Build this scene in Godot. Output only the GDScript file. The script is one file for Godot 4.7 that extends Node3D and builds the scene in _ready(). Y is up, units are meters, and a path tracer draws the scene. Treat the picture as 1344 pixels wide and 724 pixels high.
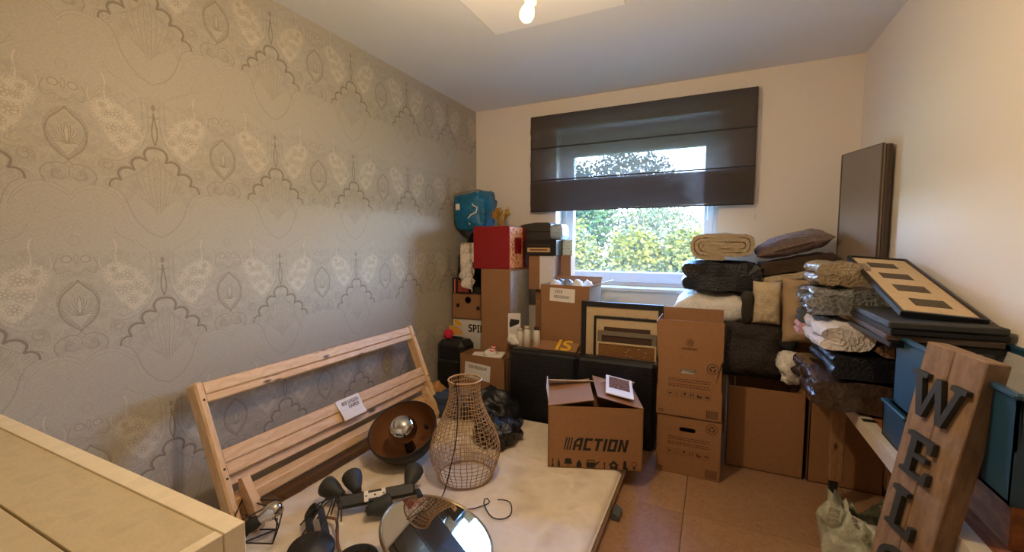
extends Node3D
# a lumber room: wallpapered wall, window with roman blind, boxes, bedding, lamps on a mattress

const XL := -2.06      # left wall
const XR := 0.845      # right wall
const ZB := -3.55      # back wall
const ZF := 1.25       # wall behind the camera
const H := 2.53        # ceiling

var taken := {}
var M := {}
var rng := RandomNumberGenerator.new()
var T := {}

# ---------------------------------------------------------------- mesh building
class MB:
	var s := SurfaceTool.new()
	var xf := Transform3D()
	var uvo := Vector2()
	func _init():
		s.begin(Mesh.PRIMITIVE_TRIANGLES)
	func at(o: Vector3, rot := Vector3()) -> MB:
		xf = Transform3D(Basis.from_euler(rot), o)
		return self
	func sm(g: int) -> MB:
		s.set_smooth_group(g)
		return self
	func v(p: Vector3, uv := Vector2()):
		s.set_uv(uv + uvo)
		s.add_vertex(xf * p)
	func tri(a: Vector3, b: Vector3, c: Vector3, ua := Vector2(), ub := Vector2(), uc := Vector2()):
		v(a, ua); v(b, ub); v(c, uc)
	func quad(a: Vector3, b: Vector3, c: Vector3, d: Vector3, ua := Vector2(), ub := Vector2(), uc := Vector2(), ud := Vector2()):
		tri(a, b, c, ua, ub, uc); tri(a, c, d, ua, uc, ud)
	# polygon turned so that it faces away from o (front faces run clockwise)
	func face(p: Array, o: Vector3, uvs: Array = []):
		var n: Vector3 = (p[1] - p[0]).cross(p[2] - p[0])
		var q := p
		var w := uvs
		if n.dot(p[0] - o) > 0.0:
			q = p.duplicate(); q.reverse()
			w = uvs.duplicate(); w.reverse()
		for i in range(1, q.size() - 1):
			if w.size():
				tri(q[0], q[i], q[i + 1], w[0], w[i], w[i + 1])
			else:
				tri(q[0], q[i], q[i + 1])
	func box(size: Vector3, c := Vector3(), bev := 0.0) -> MB:
		sm(-1)
		var h := size * 0.5
		var la := 0 if (size.x >= size.y and size.x >= size.z) else (1 if size.y >= size.z else 2)
		if bev <= 0.0:
			bev = 0.0
		bev = minf(bev, minf(h.x, minf(h.y, h.z)) * 0.95)
		for ax in 3:
			var b1 := (ax + 1) % 3
			var b2 := (ax + 2) % 3
			if b2 == la:
				var t := b1; b1 = b2; b2 = t
			for sg in [-1.0, 1.0]:
				var p := []
				var w := []
				for k in [[-1.0, -1.0], [1.0, -1.0], [1.0, 1.0], [-1.0, 1.0]]:
					var q := Vector3()
					q[ax] = sg * h[ax]
					q[b1] = k[0] * (h[b1] - bev)
					q[b2] = k[1] * (h[b2] - bev)
					p.append(q + c)
					w.append(Vector2(q[b1], q[b2] + sg * h[ax]))
				face(p, c, w)
		if bev > 0.0:
			for ax in 3:
				var b1 := (ax + 1) % 3
				var b2 := (ax + 2) % 3
				for s1 in [-1.0, 1.0]:
					for s2 in [-1.0, 1.0]:
						var p := []
						for k in [[-1.0, 0], [1.0, 0], [1.0, 1], [-1.0, 1]]:
							var q := Vector3()
							q[ax] = k[0] * (h[ax] - bev)
							q[b1] = s1 * (h[b1] - (bev if k[1] == 1 else 0.0))
							q[b2] = s2 * (h[b2] - (bev if k[1] == 0 else 0.0))
							p.append(q + c)
						face(p, c, [Vector2(-h[ax], 0), Vector2(h[ax], 0), Vector2(h[ax], bev), Vector2(-h[ax], bev)])
			for sx in [-1.0, 1.0]:
				for sy in [-1.0, 1.0]:
					for sz in [-1.0, 1.0]:
						var g := Vector3(sx, sy, sz)
						var p := []
						for ax in 3:
							var q := Vector3()
							for k in 3:
								q[k] = g[k] * (h[k] - (0.0 if k == ax else bev))
							p.append(q + c)
						face(p, c)
		return self
	func tube(pts: Array, r: float, n := 6, closed := false) -> MB:
		sm(1)
		var m := pts.size()
		var rings := []
		var up := Vector3(0.31, 0.9, 0.2).normalized()
		for i in m:
			var a: Vector3 = pts[(i - 1 + m) % m] if (closed or i > 0) else pts[i]
			var b: Vector3 = pts[(i + 1) % m] if (closed or i < m - 1) else pts[i]
			var t := (b - a).normalized()
			if t.length() < 0.5:
				t = Vector3.UP
			var x := up - t * up.dot(t)
			if x.length() < 0.05:
				x = t.cross(Vector3.RIGHT)
			x = x.normalized()
			up = x
			var y := t.cross(x)
			var ring := []
			for k in n:
				var an := TAU * k / n
				ring.append(pts[i] + (x * cos(an) + y * sin(an)) * r)
			rings.append(ring)
		for i in (m if closed else m - 1):
			var r1: Array = rings[i]
			var r2: Array = rings[(i + 1) % m]
			for k in n:
				var k2 := (k + 1) % n
				quad(r1[k], r2[k], r2[k2], r1[k2])
		if not closed:
			sm(-1)
			face(rings[0], pts[1])
			face(rings[m - 1], pts[m - 2])
		return self
	# profile: Vector2(radius, height) from bottom to top
	func lathe(prof: Array, n := 24, sharp := false) -> MB:
		sm(-1 if sharp else 1)
		for i in prof.size() - 1:
			var a: Vector2 = prof[i]
			var b: Vector2 = prof[i + 1]
			for k in n:
				var t0 := TAU * k / n
				var t1 := TAU * (k + 1) / n
				var p0 := Vector3(cos(t0) * a.x, a.y, sin(t0) * a.x)
				var p1 := Vector3(cos(t1) * a.x, a.y, sin(t1) * a.x)
				var p2 := Vector3(cos(t1) * b.x, b.y, sin(t1) * b.x)
				var p3 := Vector3(cos(t0) * b.x, b.y, sin(t0) * b.x)
				if a.x > 1e-6:
					tri(p0, p2, p1)
				if b.x > 1e-6:
					tri(p0, p3, p2)
		return self
	func prism(poly: PackedVector2Array, z0: float, z1: float) -> MB:
		sm(-1)
		var pl := poly
		if not Geometry2D.is_polygon_clockwise(pl):
			pl = pl.duplicate()
			pl.reverse()
		var ix := Geometry2D.triangulate_polygon(pl)
		for i in range(0, ix.size(), 3):
			var a := pl[ix[i]]; var b := pl[ix[i + 1]]; var c := pl[ix[i + 2]]
			if (b - a).cross(c - a) > 0.0:
				var t := b; b = c; c = t
			tri(Vector3(a.x, a.y, z1), Vector3(b.x, b.y, z1), Vector3(c.x, c.y, z1), a, b, c)
			tri(Vector3(a.x, a.y, z0), Vector3(c.x, c.y, z0), Vector3(b.x, b.y, z0), a, c, b)
		for i in pl.size():
			var a := pl[i]
			var b := pl[(i + 1) % pl.size()]
			quad(Vector3(a.x, a.y, z1), Vector3(a.x, a.y, z0), Vector3(b.x, b.y, z0), Vector3(b.x, b.y, z1))
		return self
	# grid of points g[i][j]
	func grid(g: Array, wrap := false, flip := false) -> MB:
		sm(1)
		var nu := g.size()
		for i in (nu if wrap else nu - 1):
			var r1: Array = g[i]
			var r2: Array = g[(i + 1) % nu]
			for j in r1.size() - 1:
				var ua := Vector2(float(i) / nu, float(j) / r1.size())
				if flip:
					quad(r1[j], r2[j], r2[j + 1], r1[j + 1])
				else:
					quad(r1[j], r1[j + 1], r2[j + 1], r2[j])
		return self
	func mesh(src: Mesh, t: Transform3D) -> MB:
		sm(-1)
		var ar := src.surface_get_arrays(0)
		var ve: PackedVector3Array = ar[Mesh.ARRAY_VERTEX]
		var ix = ar[Mesh.ARRAY_INDEX]
		if ix == null:
			ix = PackedInt32Array(range(ve.size()))
		for i in ix:
			v(t * ve[i])
		return self
	func done() -> ArrayMesh:
		s.generate_normals()
		return s.commit()

func noise(seed_: int, freq: float, oct := 3, ridged := false) -> FastNoiseLite:
	var n := FastNoiseLite.new()
	n.seed = seed_
	n.frequency = freq
	n.noise_type = FastNoiseLite.TYPE_SIMPLEX
	n.fractal_octaves = oct
	n.fractal_type = FastNoiseLite.FRACTAL_RIDGED if ridged else FastNoiseLite.FRACTAL_FBM
	return n

# ---------------------------------------------------------------- soft shapes
# pillow resting with its lowest point at y = 0, w along x, d along z
func cushion(w: float, d: float, h: float, sd: int, wr := 0.012, p := 3.0, n := 22, soft := 0.5) -> MB:
	var mb := MB.new()
	var nz := noise(sd, 5.0, 3)
	var n2 := noise(sd + 7, 14.0, 2, true)
	for side in [1.0, -1.0]:
		var g := []
		for i in n + 1:
			var row := []
			for j in n + 1:
				var u := sin((2.0 * i / n - 1.0) * PI / 2)
				var v := sin((2.0 * j / n - 1.0) * PI / 2)
				var e := pow(maxf(0.0, (1.0 - pow(absf(u), p)) * (1.0 - pow(absf(v), p))), soft)
				var q := Vector3(u * w * 0.5 * (1.0 - 0.05 * (1.0 - v * v)), 0, v * d * 0.5 * (1.0 - 0.05 * (1.0 - u * u)))
				var f := nz.get_noise_3d(q.x + sd, side, q.z) * wr * 1.6 + n2.get_noise_3d(q.x, side * 0.3, q.z) * wr * 0.7
				q.y = side * (h * 0.5 * e + f * minf(1.0, e * 1.6)) + nz.get_noise_3d(q.x * 0.5, 9.0, q.z * 0.5) * wr * 1.5
				row.append(q + Vector3(0, h * 0.5, 0))
			g.append(row)
		mb.grid(g, false, side > 0.0)
	return mb

# serpentine path of a folded blanket in (x, y): layers one above the other
func fold_path(depth: float, layers: int, pitch: float, flip := false) -> Array:
	var pts := []
	var r := pitch * 0.5
	for i in layers:
		var dirn := 1.0 if (i % 2 == 0) != flip else -1.0
		for k in 7:
			var t := k / 6.0 * 2.0 - 1.0
			pts.append(Vector2(dirn * t * (depth * 0.5 - r), pitch * (i + 0.5)))
		if i < layers - 1:
			for k in range(1, 6):
				var a := -PI / 2 + PI * k / 6.0
				pts.append(Vector2(dirn * (depth * 0.5 - r + cos(a) * r), pitch * (i + 1) + sin(a) * r))
	return pts

func spiral_path(half: float, r0: float, turns: float, pitch: float) -> Array:
	var pts := []
	for k in 6:
		pts.append(Vector2(-half * 0.95 + half * 1.95 * k / 6.0, -0.006))
	var n := int(turns * 22)
	for i in n + 1:
		var a := TAU * turns * i / n
		var r := r0 + pitch * turns * i / n
		pts.append(Vector2(cos(a) * r + signf(cos(a)) * half * minf(1.0, absf(cos(a)) * 3.0), sin(a) * r))
	return pts

# thick cloth along a path, drawn out along z, wrinkled
func ribbon(path: Array, th: float, width: float, sd: int, amp := 0.006, freq := 9.0, nz := 14) -> MB:
	var mb := MB.new()
	var ns := noise(sd, freq, 3)
	var n2 := noise(sd + 3, freq * 2.6, 2, true)
	var m := path.size()
	var loop := []
	var l := []
	var r := []
	for i in m:
		var t: Vector2 = (path[mini(i + 1, m - 1)] - path[maxi(i - 1, 0)]).normalized()
		var nn := Vector2(-t.y, t.x)
		var e := 1.0
		l.append(path[i] + nn * th * 0.5 * e)
		r.append(path[i] - nn * th * 0.5 * e)
	var t0: Vector2 = (path[1] - path[0]).normalized()
	var t1: Vector2 = (path[m - 1] - path[m - 2]).normalized()
	loop = l.duplicate()
	for k in range(1, 5):
		var an := PI / 2 - PI * k / 5.0
		loop.append(path[m - 1] + t1 * th * 0.5 * cos(an) + Vector2(-t1.y, t1.x) * th * 0.5 * sin(an))
	for i in m:
		loop.append(r[m - 1 - i])
	for k in range(1, 5):
		var an := -PI / 2 + PI * k / 5.0
		loop.append(path[0] - t0 * th * 0.5 * cos(an) + Vector2(-t0.y, t0.x) * th * 0.5 * sin(an))
	var g := []
	for k in nz + 1:
		var row := []
		var tz := (2.0 * k / nz - 1.0)
		var z := tz * width * 0.5
		for q in loop:
			var p := Vector3(q.x, q.y, z)
			var o := Vector3(ns.get_noise_3dv(p), ns.get_noise_3dv(p + Vector3(5, 1, 3)) , ns.get_noise_3dv(p + Vector3(2, 9, 4))) * amp * 2.0
			o.y += n2.get_noise_3dv(p) * amp * 0.8
			row.append(p + o)
		row.append(row[0])
		g.append(row)
	mb.grid(g)
	mb.sm(-1)
	for k in [0, nz]:
		var row: Array = g[k]
		for i in m - 1:
			var q := [row[i], row[i + 1], row[2 * m + 2 - i], row[2 * m + 3 - i]]
			mb.face(q, q[0] + Vector3(0, 0, 1.0 if k == 0 else -1.0))
		mb.face([row[m - 1], row[m], row[m + 1], row[m + 2], row[m + 3], row[m + 4]], row[m] + Vector3(0, 0, 1.0 if k == 0 else -1.0))
		mb.face([row[2 * m + 3], row[2 * m + 4], row[2 * m + 5], row[2 * m + 6], row[2 * m + 7], row[0]], row[0] + Vector3(0, 0, 1.0 if k == 0 else -1.0))
	return mb

# lumpy heap of cloth, flat underneath
func blob(size: Vector3, sd: int, amp := 0.03, freq := 7.0, pw := 0.7, n := 26) -> MB:
	var mb := MB.new()
	var n1 := noise(sd, freq, 4, true)
	var n0 := noise(sd + 2, freq * 0.5, 2)
	var g := []
	for i in n:
		var row := []
		for j in n / 2 + 1:
			var a := TAU * i / n
			var b := PI * j / (n / 2) - PI / 2
			var c := Vector3(signf(cos(a)) * pow(absf(cos(a)), pw) * pow(cos(b), pw) if absf(cos(b)) > 1e-5 else 0.0, signf(sin(b)) * pow(absf(sin(b)), pw), signf(sin(a)) * pow(absf(sin(a)), pw) * pow(cos(b), pw) if absf(cos(b)) > 1e-5 else 0.0)
			var q := c * size * 0.5
			var dd := n1.get_noise_3dv(q) * amp + n0.get_noise_3dv(q) * amp
			q += c.normalized() * dd * (1.0 if q.y > -size.y * 0.3 else 0.2)
			q.y = maxf(q.y, -size.y * 0.5)
			row.append(q + Vector3(0, size.y * 0.5, 0))
		g.append(row)
	mb.grid(g, true)
	return mb

# ---------------------------------------------------------------- nodes
func nm(called: String) -> String:
	if not taken.has(called):
		taken[called] = 0
		return called
	taken[called] += 1
	return "%s_%03d" % [called, taken[called]]

func thing(called: String, label: String, category: String, pos := Vector3(), yaw := 0.0, group := "") -> Node3D:
	var o := Node3D.new()
	o.name = nm(called)
	add_child(o)
	o.position = pos
	o.rotation.y = yaw
	o.set_meta("label", label)
	o.set_meta("category", category)
	if group:
		o.set_meta("group", group)
	return o

func part(parent: Node3D, called: String, mb, mat: Material, label := "") -> MeshInstance3D:
	var o := MeshInstance3D.new()
	o.mesh = mb.done() if mb is MB else mb
	o.material_override = mat
	o.name = called
	parent.add_child(o, true)
	if label:
		o.set_meta("label", label)
	return o

func single(called: String, label: String, category: String, mb, mat: Material, pos := Vector3(), yaw := 0.0, group := "") -> MeshInstance3D:
	var o := MeshInstance3D.new()
	o.mesh = mb.done() if mb is MB else mb
	o.material_override = mat
	o.name = nm(called)
	add_child(o)
	o.position = pos
	o.rotation.y = yaw
	o.set_meta("label", label)
	o.set_meta("category", category)
	if group:
		o.set_meta("group", group)
	return o

func struct(called: String, mb, mat: Material, parent: Node3D = null) -> MeshInstance3D:
	var o := MeshInstance3D.new()
	o.mesh = mb.done() if mb is MB else mb
	o.material_override = mat
	o.name = called
	if parent:
		parent.add_child(o, true)
	else:
		add_child(o)
		o.set_meta("kind", "structure")
	return o

# ---------------------------------------------------------------- materials
func ntex(key: String, sd: int, freq: float, oct: int, cols: Array, size := 256, normal := false, ridged := false) -> Texture2D:
	if T.has(key):
		return T[key]
	var t := NoiseTexture2D.new()
	t.width = size
	t.height = size
	t.seamless = true
	t.noise = noise(sd, freq, oct, ridged)
	if normal:
		t.as_normal_map = true
		t.bump_strength = 6.0
	else:
		var gr := Gradient.new()
		gr.offsets = PackedFloat32Array(range(cols.size()).map(func(i): return float(i) / (cols.size() - 1)))
		gr.colors = PackedColorArray(cols)
		t.color_ramp = gr
	T[key] = t
	return t

func c8(r: int, g: int, b: int) -> Color:
	return Color(r / 255.0, g / 255.0, b / 255.0)

func mat(col: Color, rough := 0.8, tex: Texture2D = null, sc := Vector3(3, 3, 3), bump: Texture2D = null, bs := 0.5) -> StandardMaterial3D:
	var m := StandardMaterial3D.new()
	m.albedo_color = col
	m.roughness = rough
	if tex:
		m.albedo_texture = tex
	if tex or bump:
		m.uv1_triplanar = true
		m.uv1_scale = sc
	if bump:
		m.heightmap_enabled = true
		m.heightmap_texture = bump
		m.heightmap_scale = bs
	return m

func make_materials():
	var g9 := Color(0.93, 0.93, 0.93)
	var w := Color.WHITE
	var mott := ntex("mott", 3, 0.012, 5, [g9, w, Color(0.965, 0.965, 0.965)])
	var fib := ntex("fib", 5, 0.05, 4, [Color(0.93, 0.925, 0.92), w, Color(0.97, 0.965, 0.96)])
	var fine := ntex("fine", 8, 0.12, 3, [Color(0.2, 0.2, 0.2), w])
	var crk := ntex("crk", 9, 0.02, 4, [Color(0, 0, 0), w], 256, false, true)
	M.plaster = mat(c8(230, 220, 206), 0.9, null, Vector3(1.3, 1.3, 1.3), fine, 0.03)
	M.ceiling = mat(c8(226, 226, 226), 0.9, null, Vector3(0.9, 0.9, 0.9), fine, 0.02)
	M.ceiling_white = mat(c8(246, 243, 238), 0.9)
	M.tile = mat(c8(176, 138, 104), 0.42, ntex("tile", 12, 0.02, 5, [Color(0.80, 0.79, 0.78), Color(0.95, 0.95, 0.95), Color(0.88, 0.86, 0.84), w]), Vector3(1.7, 1.7, 1.7))
	M.tile2 = mat(c8(170, 132, 99), 0.42, T.tile, Vector3(1.9, 1.9, 1.9))
	M.grout = mat(c8(104, 78, 58), 0.95, fib, Vector3(9, 9, 9))
	M.card = mat(c8(152, 110, 72), 0.85, fib, Vector3(2.2, 2.2, 2.2))
	M.card_white = mat(c8(222, 216, 208), 0.7, fib, Vector3(2.4, 2.4, 2.4))
	M.tape = mat(c8(176, 140, 100), 0.25)
	M.ink = mat(c8(30, 26, 24), 0.7)
	M.ink_brown = mat(c8(88, 56, 32), 0.75)
	M.ink_grey = mat(c8(62, 46, 36), 0.75)
	M.paper = mat(c8(235, 230, 222), 0.8, mott, Vector3(6, 6, 6))
	M.yellow = mat(c8(232, 180, 30), 0.6)
	M.black = mat(c8(22, 21, 21), 0.55, fib, Vector3(5, 5, 5))
	M.black_metal = mat(c8(26, 25, 25), 0.5, mott, Vector3(5, 5, 5))
	M.lamp_grey = mat(c8(46, 47, 43), 0.62, mott, Vector3(6, 6, 6))
	M.black_cloth = mat(c8(21, 20, 22), 0.85, fib, Vector3(7, 7, 7), fine, 0.15)
	M.black_nylon = mat(c8(20, 22, 28), 0.38, fib, Vector3(6, 6, 6), crk, 0.3)
	M.black_satin = mat(c8(20, 20, 24), 0.3, mott, Vector3(4, 4, 4))
	M.futon = mat(c8(20, 21, 26), 0.32, null, Vector3(6, 6, 6), crk, 0.25)
	M.futon.rim_enabled = true; M.futon.rim = 0.2; M.futon.rim_tint = 0.5
	M.rubber = mat(c8(18, 18, 18), 0.7)
	M.white_cloth = mat(c8(232, 226, 216), 0.85, mott, Vector3(4, 4, 4), crk, 0.5)
	M.sheet = mat(c8(226, 212, 190), 0.9, ntex("sheet", 15, 0.008, 5, [Color(0.90, 0.88, 0.85), w, Color(0.95, 0.94, 0.92)]), Vector3(1.1, 1.1, 1.1), ntex("crease", 21, 0.01, 3, [Color(0, 0, 0), w], 256, false, true), 1.0)
	M.quilt = mat(c8(178, 160, 132), 0.95, fib, Vector3(5, 5, 5), crk, 0.6)
	M.beige = mat(c8(176, 148, 114), 0.95, fib, Vector3(8, 8, 8), fine, 0.25)
	M.cream = mat(c8(206, 186, 152), 0.95, fib, Vector3(6, 6, 6), crk, 0.5)
	M.mauve = mat(c8(112, 92, 84), 0.55, ntex("velvet", 30, 0.015, 4, [Color(0.6, 0.58, 0.57), w, Color(0.75, 0.73, 0.72)]), Vector3(5, 5, 5), crk, 0.3)
	M.mauve.rim_enabled = true; M.mauve.rim = 0.6
	M.brown_cloth = mat(c8(70, 54, 42), 0.9, fib, Vector3(6, 6, 6), crk, 0.6)
	M.taupe = mat(c8(140, 122, 104), 0.75, fib, Vector3(9, 9, 9), fine, 0.2)
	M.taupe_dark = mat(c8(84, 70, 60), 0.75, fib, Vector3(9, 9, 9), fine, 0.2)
	M.lace = mat(c8(80, 70, 65), 0.8, ntex("lace", 33, 0.035, 3, [Color(0.3, 0.28, 0.27), Color(0.6, 0.57, 0.54), w], 256, false, true), Vector3(4, 4, 4), T.lace, 0.9)
	M.khaki = mat(c8(150, 132, 100), 0.45, mott, Vector3(6, 6, 6), crk, 0.8)
	M.khaki.clearcoat_enabled = true; M.khaki.clearcoat = 0.6; M.khaki.clearcoat_roughness = 0.2
	M.plastic_wrap = mat(c8(134, 136, 136), 0.22, ntex("wrap", 36, 0.02, 4, [Color(0.62, 0.60, 0.58), Color(0.8, 0.79, 0.78), w, w], 256, false, true), Vector3(5, 5, 5), T.wrap, 1.2)
	M.plastic_wrap.clearcoat_enabled = true; M.plastic_wrap.clearcoat_roughness = 0.1
	M.wrap_brown = mat(c8(72, 56, 46), 0.24, mott, Vector3(2, 2, 2), crk, 0.8)
	M.wrap_brown.clearcoat_enabled = true; M.wrap_brown.clearcoat_roughness = 0.12
	M.shirt = mat(c8(212, 204, 200), 0.85, mott, Vector3(5, 5, 5), crk, 0.6)
	M.brown_wool = mat(c8(124, 96, 76), 0.9, fib, Vector3(7, 7, 7), crk, 0.5)
	M.slate = mat(c8(84, 92, 100), 0.8, fib, Vector3(6, 6, 6))
	M.pink = mat(c8(214, 168, 176), 0.8, fib, Vector3(6, 6, 6))
	M.teal = mat(c8(30, 68, 92), 0.42, mott, Vector3(4, 4, 4))
	M.teal_in = mat(c8(196, 192, 186), 0.6, mott, Vector3(4, 4, 4))
	M.red_foil = mat(c8(140, 2, 10), 0.34, mott, Vector3(4, 4, 4), crk, 0.25)
	M.blue_bag = mat(c8(8, 112, 160), 0.28, ntex("bagn", 40, 0.012, 4, [Color(0.55, 0.6, 0.65), w, Color(0.8, 0.85, 0.9)]), Vector3(5, 5, 5), T.wrap, 1.0)
	M.bag_green = mat(c8(196, 198, 180), 0.35, ntex("bagg", 41, 0.01, 4, [Color(0.55, 0.58, 0.45), w, Color(0.9, 0.92, 0.85)]), Vector3(4, 4, 4), T.wrap, 0.9)
	M.gold = mat(c8(202, 156, 60), 0.3, mott, Vector3(8, 8, 8)); M.gold.metallic = 0.5
	M.brass = mat(c8(150, 128, 96), 0.3); M.brass.metallic = 0.8
	M.copper = mat(c8(132, 88, 54), 0.5, mott, Vector3(6, 6, 6)); M.copper.metallic = 0.35
	M.chrome = mat(c8(206, 206, 206), 0.04); M.chrome.metallic = 1.0
	M.mirror = mat(c8(232, 234, 234), 0.015); M.mirror.metallic = 1.0
	M.steel = mat(c8(150, 150, 150), 0.35); M.steel.metallic = 0.8
	M.rattan = mat(c8(176, 140, 98), 0.7, fib, Vector3(20, 20, 20))
	M.rope = mat(c8(130, 92, 68), 0.85, fib, Vector3(20, 20, 20))
	M.pvc = mat(c8(228, 230, 232), 0.35)
	M.sill = mat(c8(226, 224, 220), 0.4, mott, Vector3(3, 3, 3))
	M.cabinet = mat(c8(240, 224, 188), 0.5, mott, Vector3(3, 3, 3), fine, 0.03)
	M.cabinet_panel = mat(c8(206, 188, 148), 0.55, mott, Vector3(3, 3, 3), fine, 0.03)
	M.olive = mat(c8(92, 88, 66), 0.7, fib, Vector3(5, 5, 5))
	M.mount = mat(c8(206, 180, 140), 0.85, mott, Vector3(5, 5, 5))
	M.photo = mat(c8(112, 98, 76), 0.8, ntex("photo", 44, 0.03, 3, [Color(0.5, 0.48, 0.45), w]), Vector3(14, 14, 14))
	M.photo2 = mat(c8(150, 148, 138), 0.8, ntex("photo2", 45, 0.025, 4, [Color(0.15, 0.15, 0.15), w, Color(0.6, 0.6, 0.58)]), Vector3(6, 6, 6))
	M.cork = mat(c8(166, 118, 68), 0.9, ntex("cork", 46, 0.08, 3, [Color(0.6, 0.55, 0.5), w]), Vector3(4, 4, 4))
	M.umber = mat(c8(74, 52, 38), 0.8, fib, Vector3(4, 4, 4))
	M.glass = StandardMaterial3D.new()
	M.glass.albedo_color = Color(0.95, 0.98, 1.0, 0.06); M.glass.roughness = 0.02
	M.glass.transparency = BaseMaterial3D.TRANSPARENCY_ALPHA
	M.clear_bulb = M.glass.duplicate()
	M.clear_bulb.albedo_color = Color(1.0, 0.9, 0.7, 0.14)
	M.blind = StandardMaterial3D.new()
	M.blind.albedo_color = Color(0.28, 0.245, 0.22, 0.86); M.blind.roughness = 0.9
	M.blind.backlight_enabled = true
	M.blind.backlight = Color(0.30, 0.28, 0.27)
	M.blind.transparency = BaseMaterial3D.TRANSPARENCY_ALPHA
	M.blind_dense = M.blind.duplicate()
	M.blind_dense.albedo_color = Color(0.215, 0.185, 0.17, 0.95)
	M.blind_rod = mat(c8(44, 38, 36), 0.6)
	M.pine = wood("pine", c8(228, 194, 148), c8(202, 158, 108), 71, 7, Vector3(0.9, 3.2, 1), 0.5)
	M.plank = wood("plank", c8(152, 124, 96), c8(112, 86, 62), 81, 3, Vector3(1.4, 3.0, 1), 0.75)
	M.rustic = wood("rustic", c8(170, 104, 50), c8(96, 54, 26), 91, 6, Vector3(1.2, 2.6, 1), 0.6)
	M.legwood = wood("legw", c8(164, 124, 82), c8(126, 90, 56), 95, 2, Vector3(1.6, 4.0, 1), 0.7)
	M.wallpaper = StandardMaterial3D.new()
	M.wallpaper.albedo_texture = wallpaper()
	M.wallpaper.roughness = 0.6
	M.wallpaper.metallic = 0.12
	M.wallpaper.metallic_specular = 0.5

# wood grain along u with knots; uv in metres times the scale
func wood(key: String, a: Color, b: Color, sd: int, knots: int, sc: Vector3, rough: float) -> StandardMaterial3D:
	if not T.has(key):
		var w := 512
		var h := 192
		var im := Image.create(w, h, false, Image.FORMAT_RGB8)
		var n1 := noise(sd, 1.0, 4)
		var n2 := noise(sd + 1, 1.0, 2)
		var r := RandomNumberGenerator.new()
		r.seed = sd
		var ks := []
		for i in knots:
			ks.append([r.randf() * w, r.randf_range(0.1, 0.9) * h, r.randf_range(4.0, 7.5)])
		for y in h:
			for x in w:
				var e := 0.0
				var kd := 0.0
				for k in ks:
					var dx: float = absf(x - k[0])
					dx = minf(dx, w - dx)
					var dy: float = y - k[1]
					var d2 := dx * dx * 0.18 + dy * dy
					if d2 < 1600.0:
						e += 9.0 * exp(-d2 / 160.0) * signf(dy)
						if d2 < k[2] * k[2] * 2.0:
							kd = maxf(kd, clampf(1.3 - sqrt(d2) / k[2], 0.0, 1.0))
				var an := TAU * x / w
				var yy := y + e
				var f := 0.5 + 0.5 * n1.get_noise_3d(cos(an) * 1.1, sin(an) * 1.1, yy * 0.12) + 0.22 * n2.get_noise_3d(cos(an) * 5.0, sin(an) * 5.0, yy * 0.6)
				var ring := 0.5 + 0.5 * sin(yy * 0.22 + 5.0 * n1.get_noise_3d(cos(an), sin(an), y * 0.012))
				var c := a.lerp(b, clampf(0.55 * f + 0.35 * ring, 0.0, 1.0))
				c = c.lerp(Color(0.22, 0.11, 0.05), kd * 0.9)
				im.set_pixel(x, y, c)
		T[key] = ImageTexture.create_from_image(im)
	var m := StandardMaterial3D.new()
	m.albedo_texture = T[key]
	m.uv1_scale = sc
	m.roughness = rough
	return m

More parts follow.
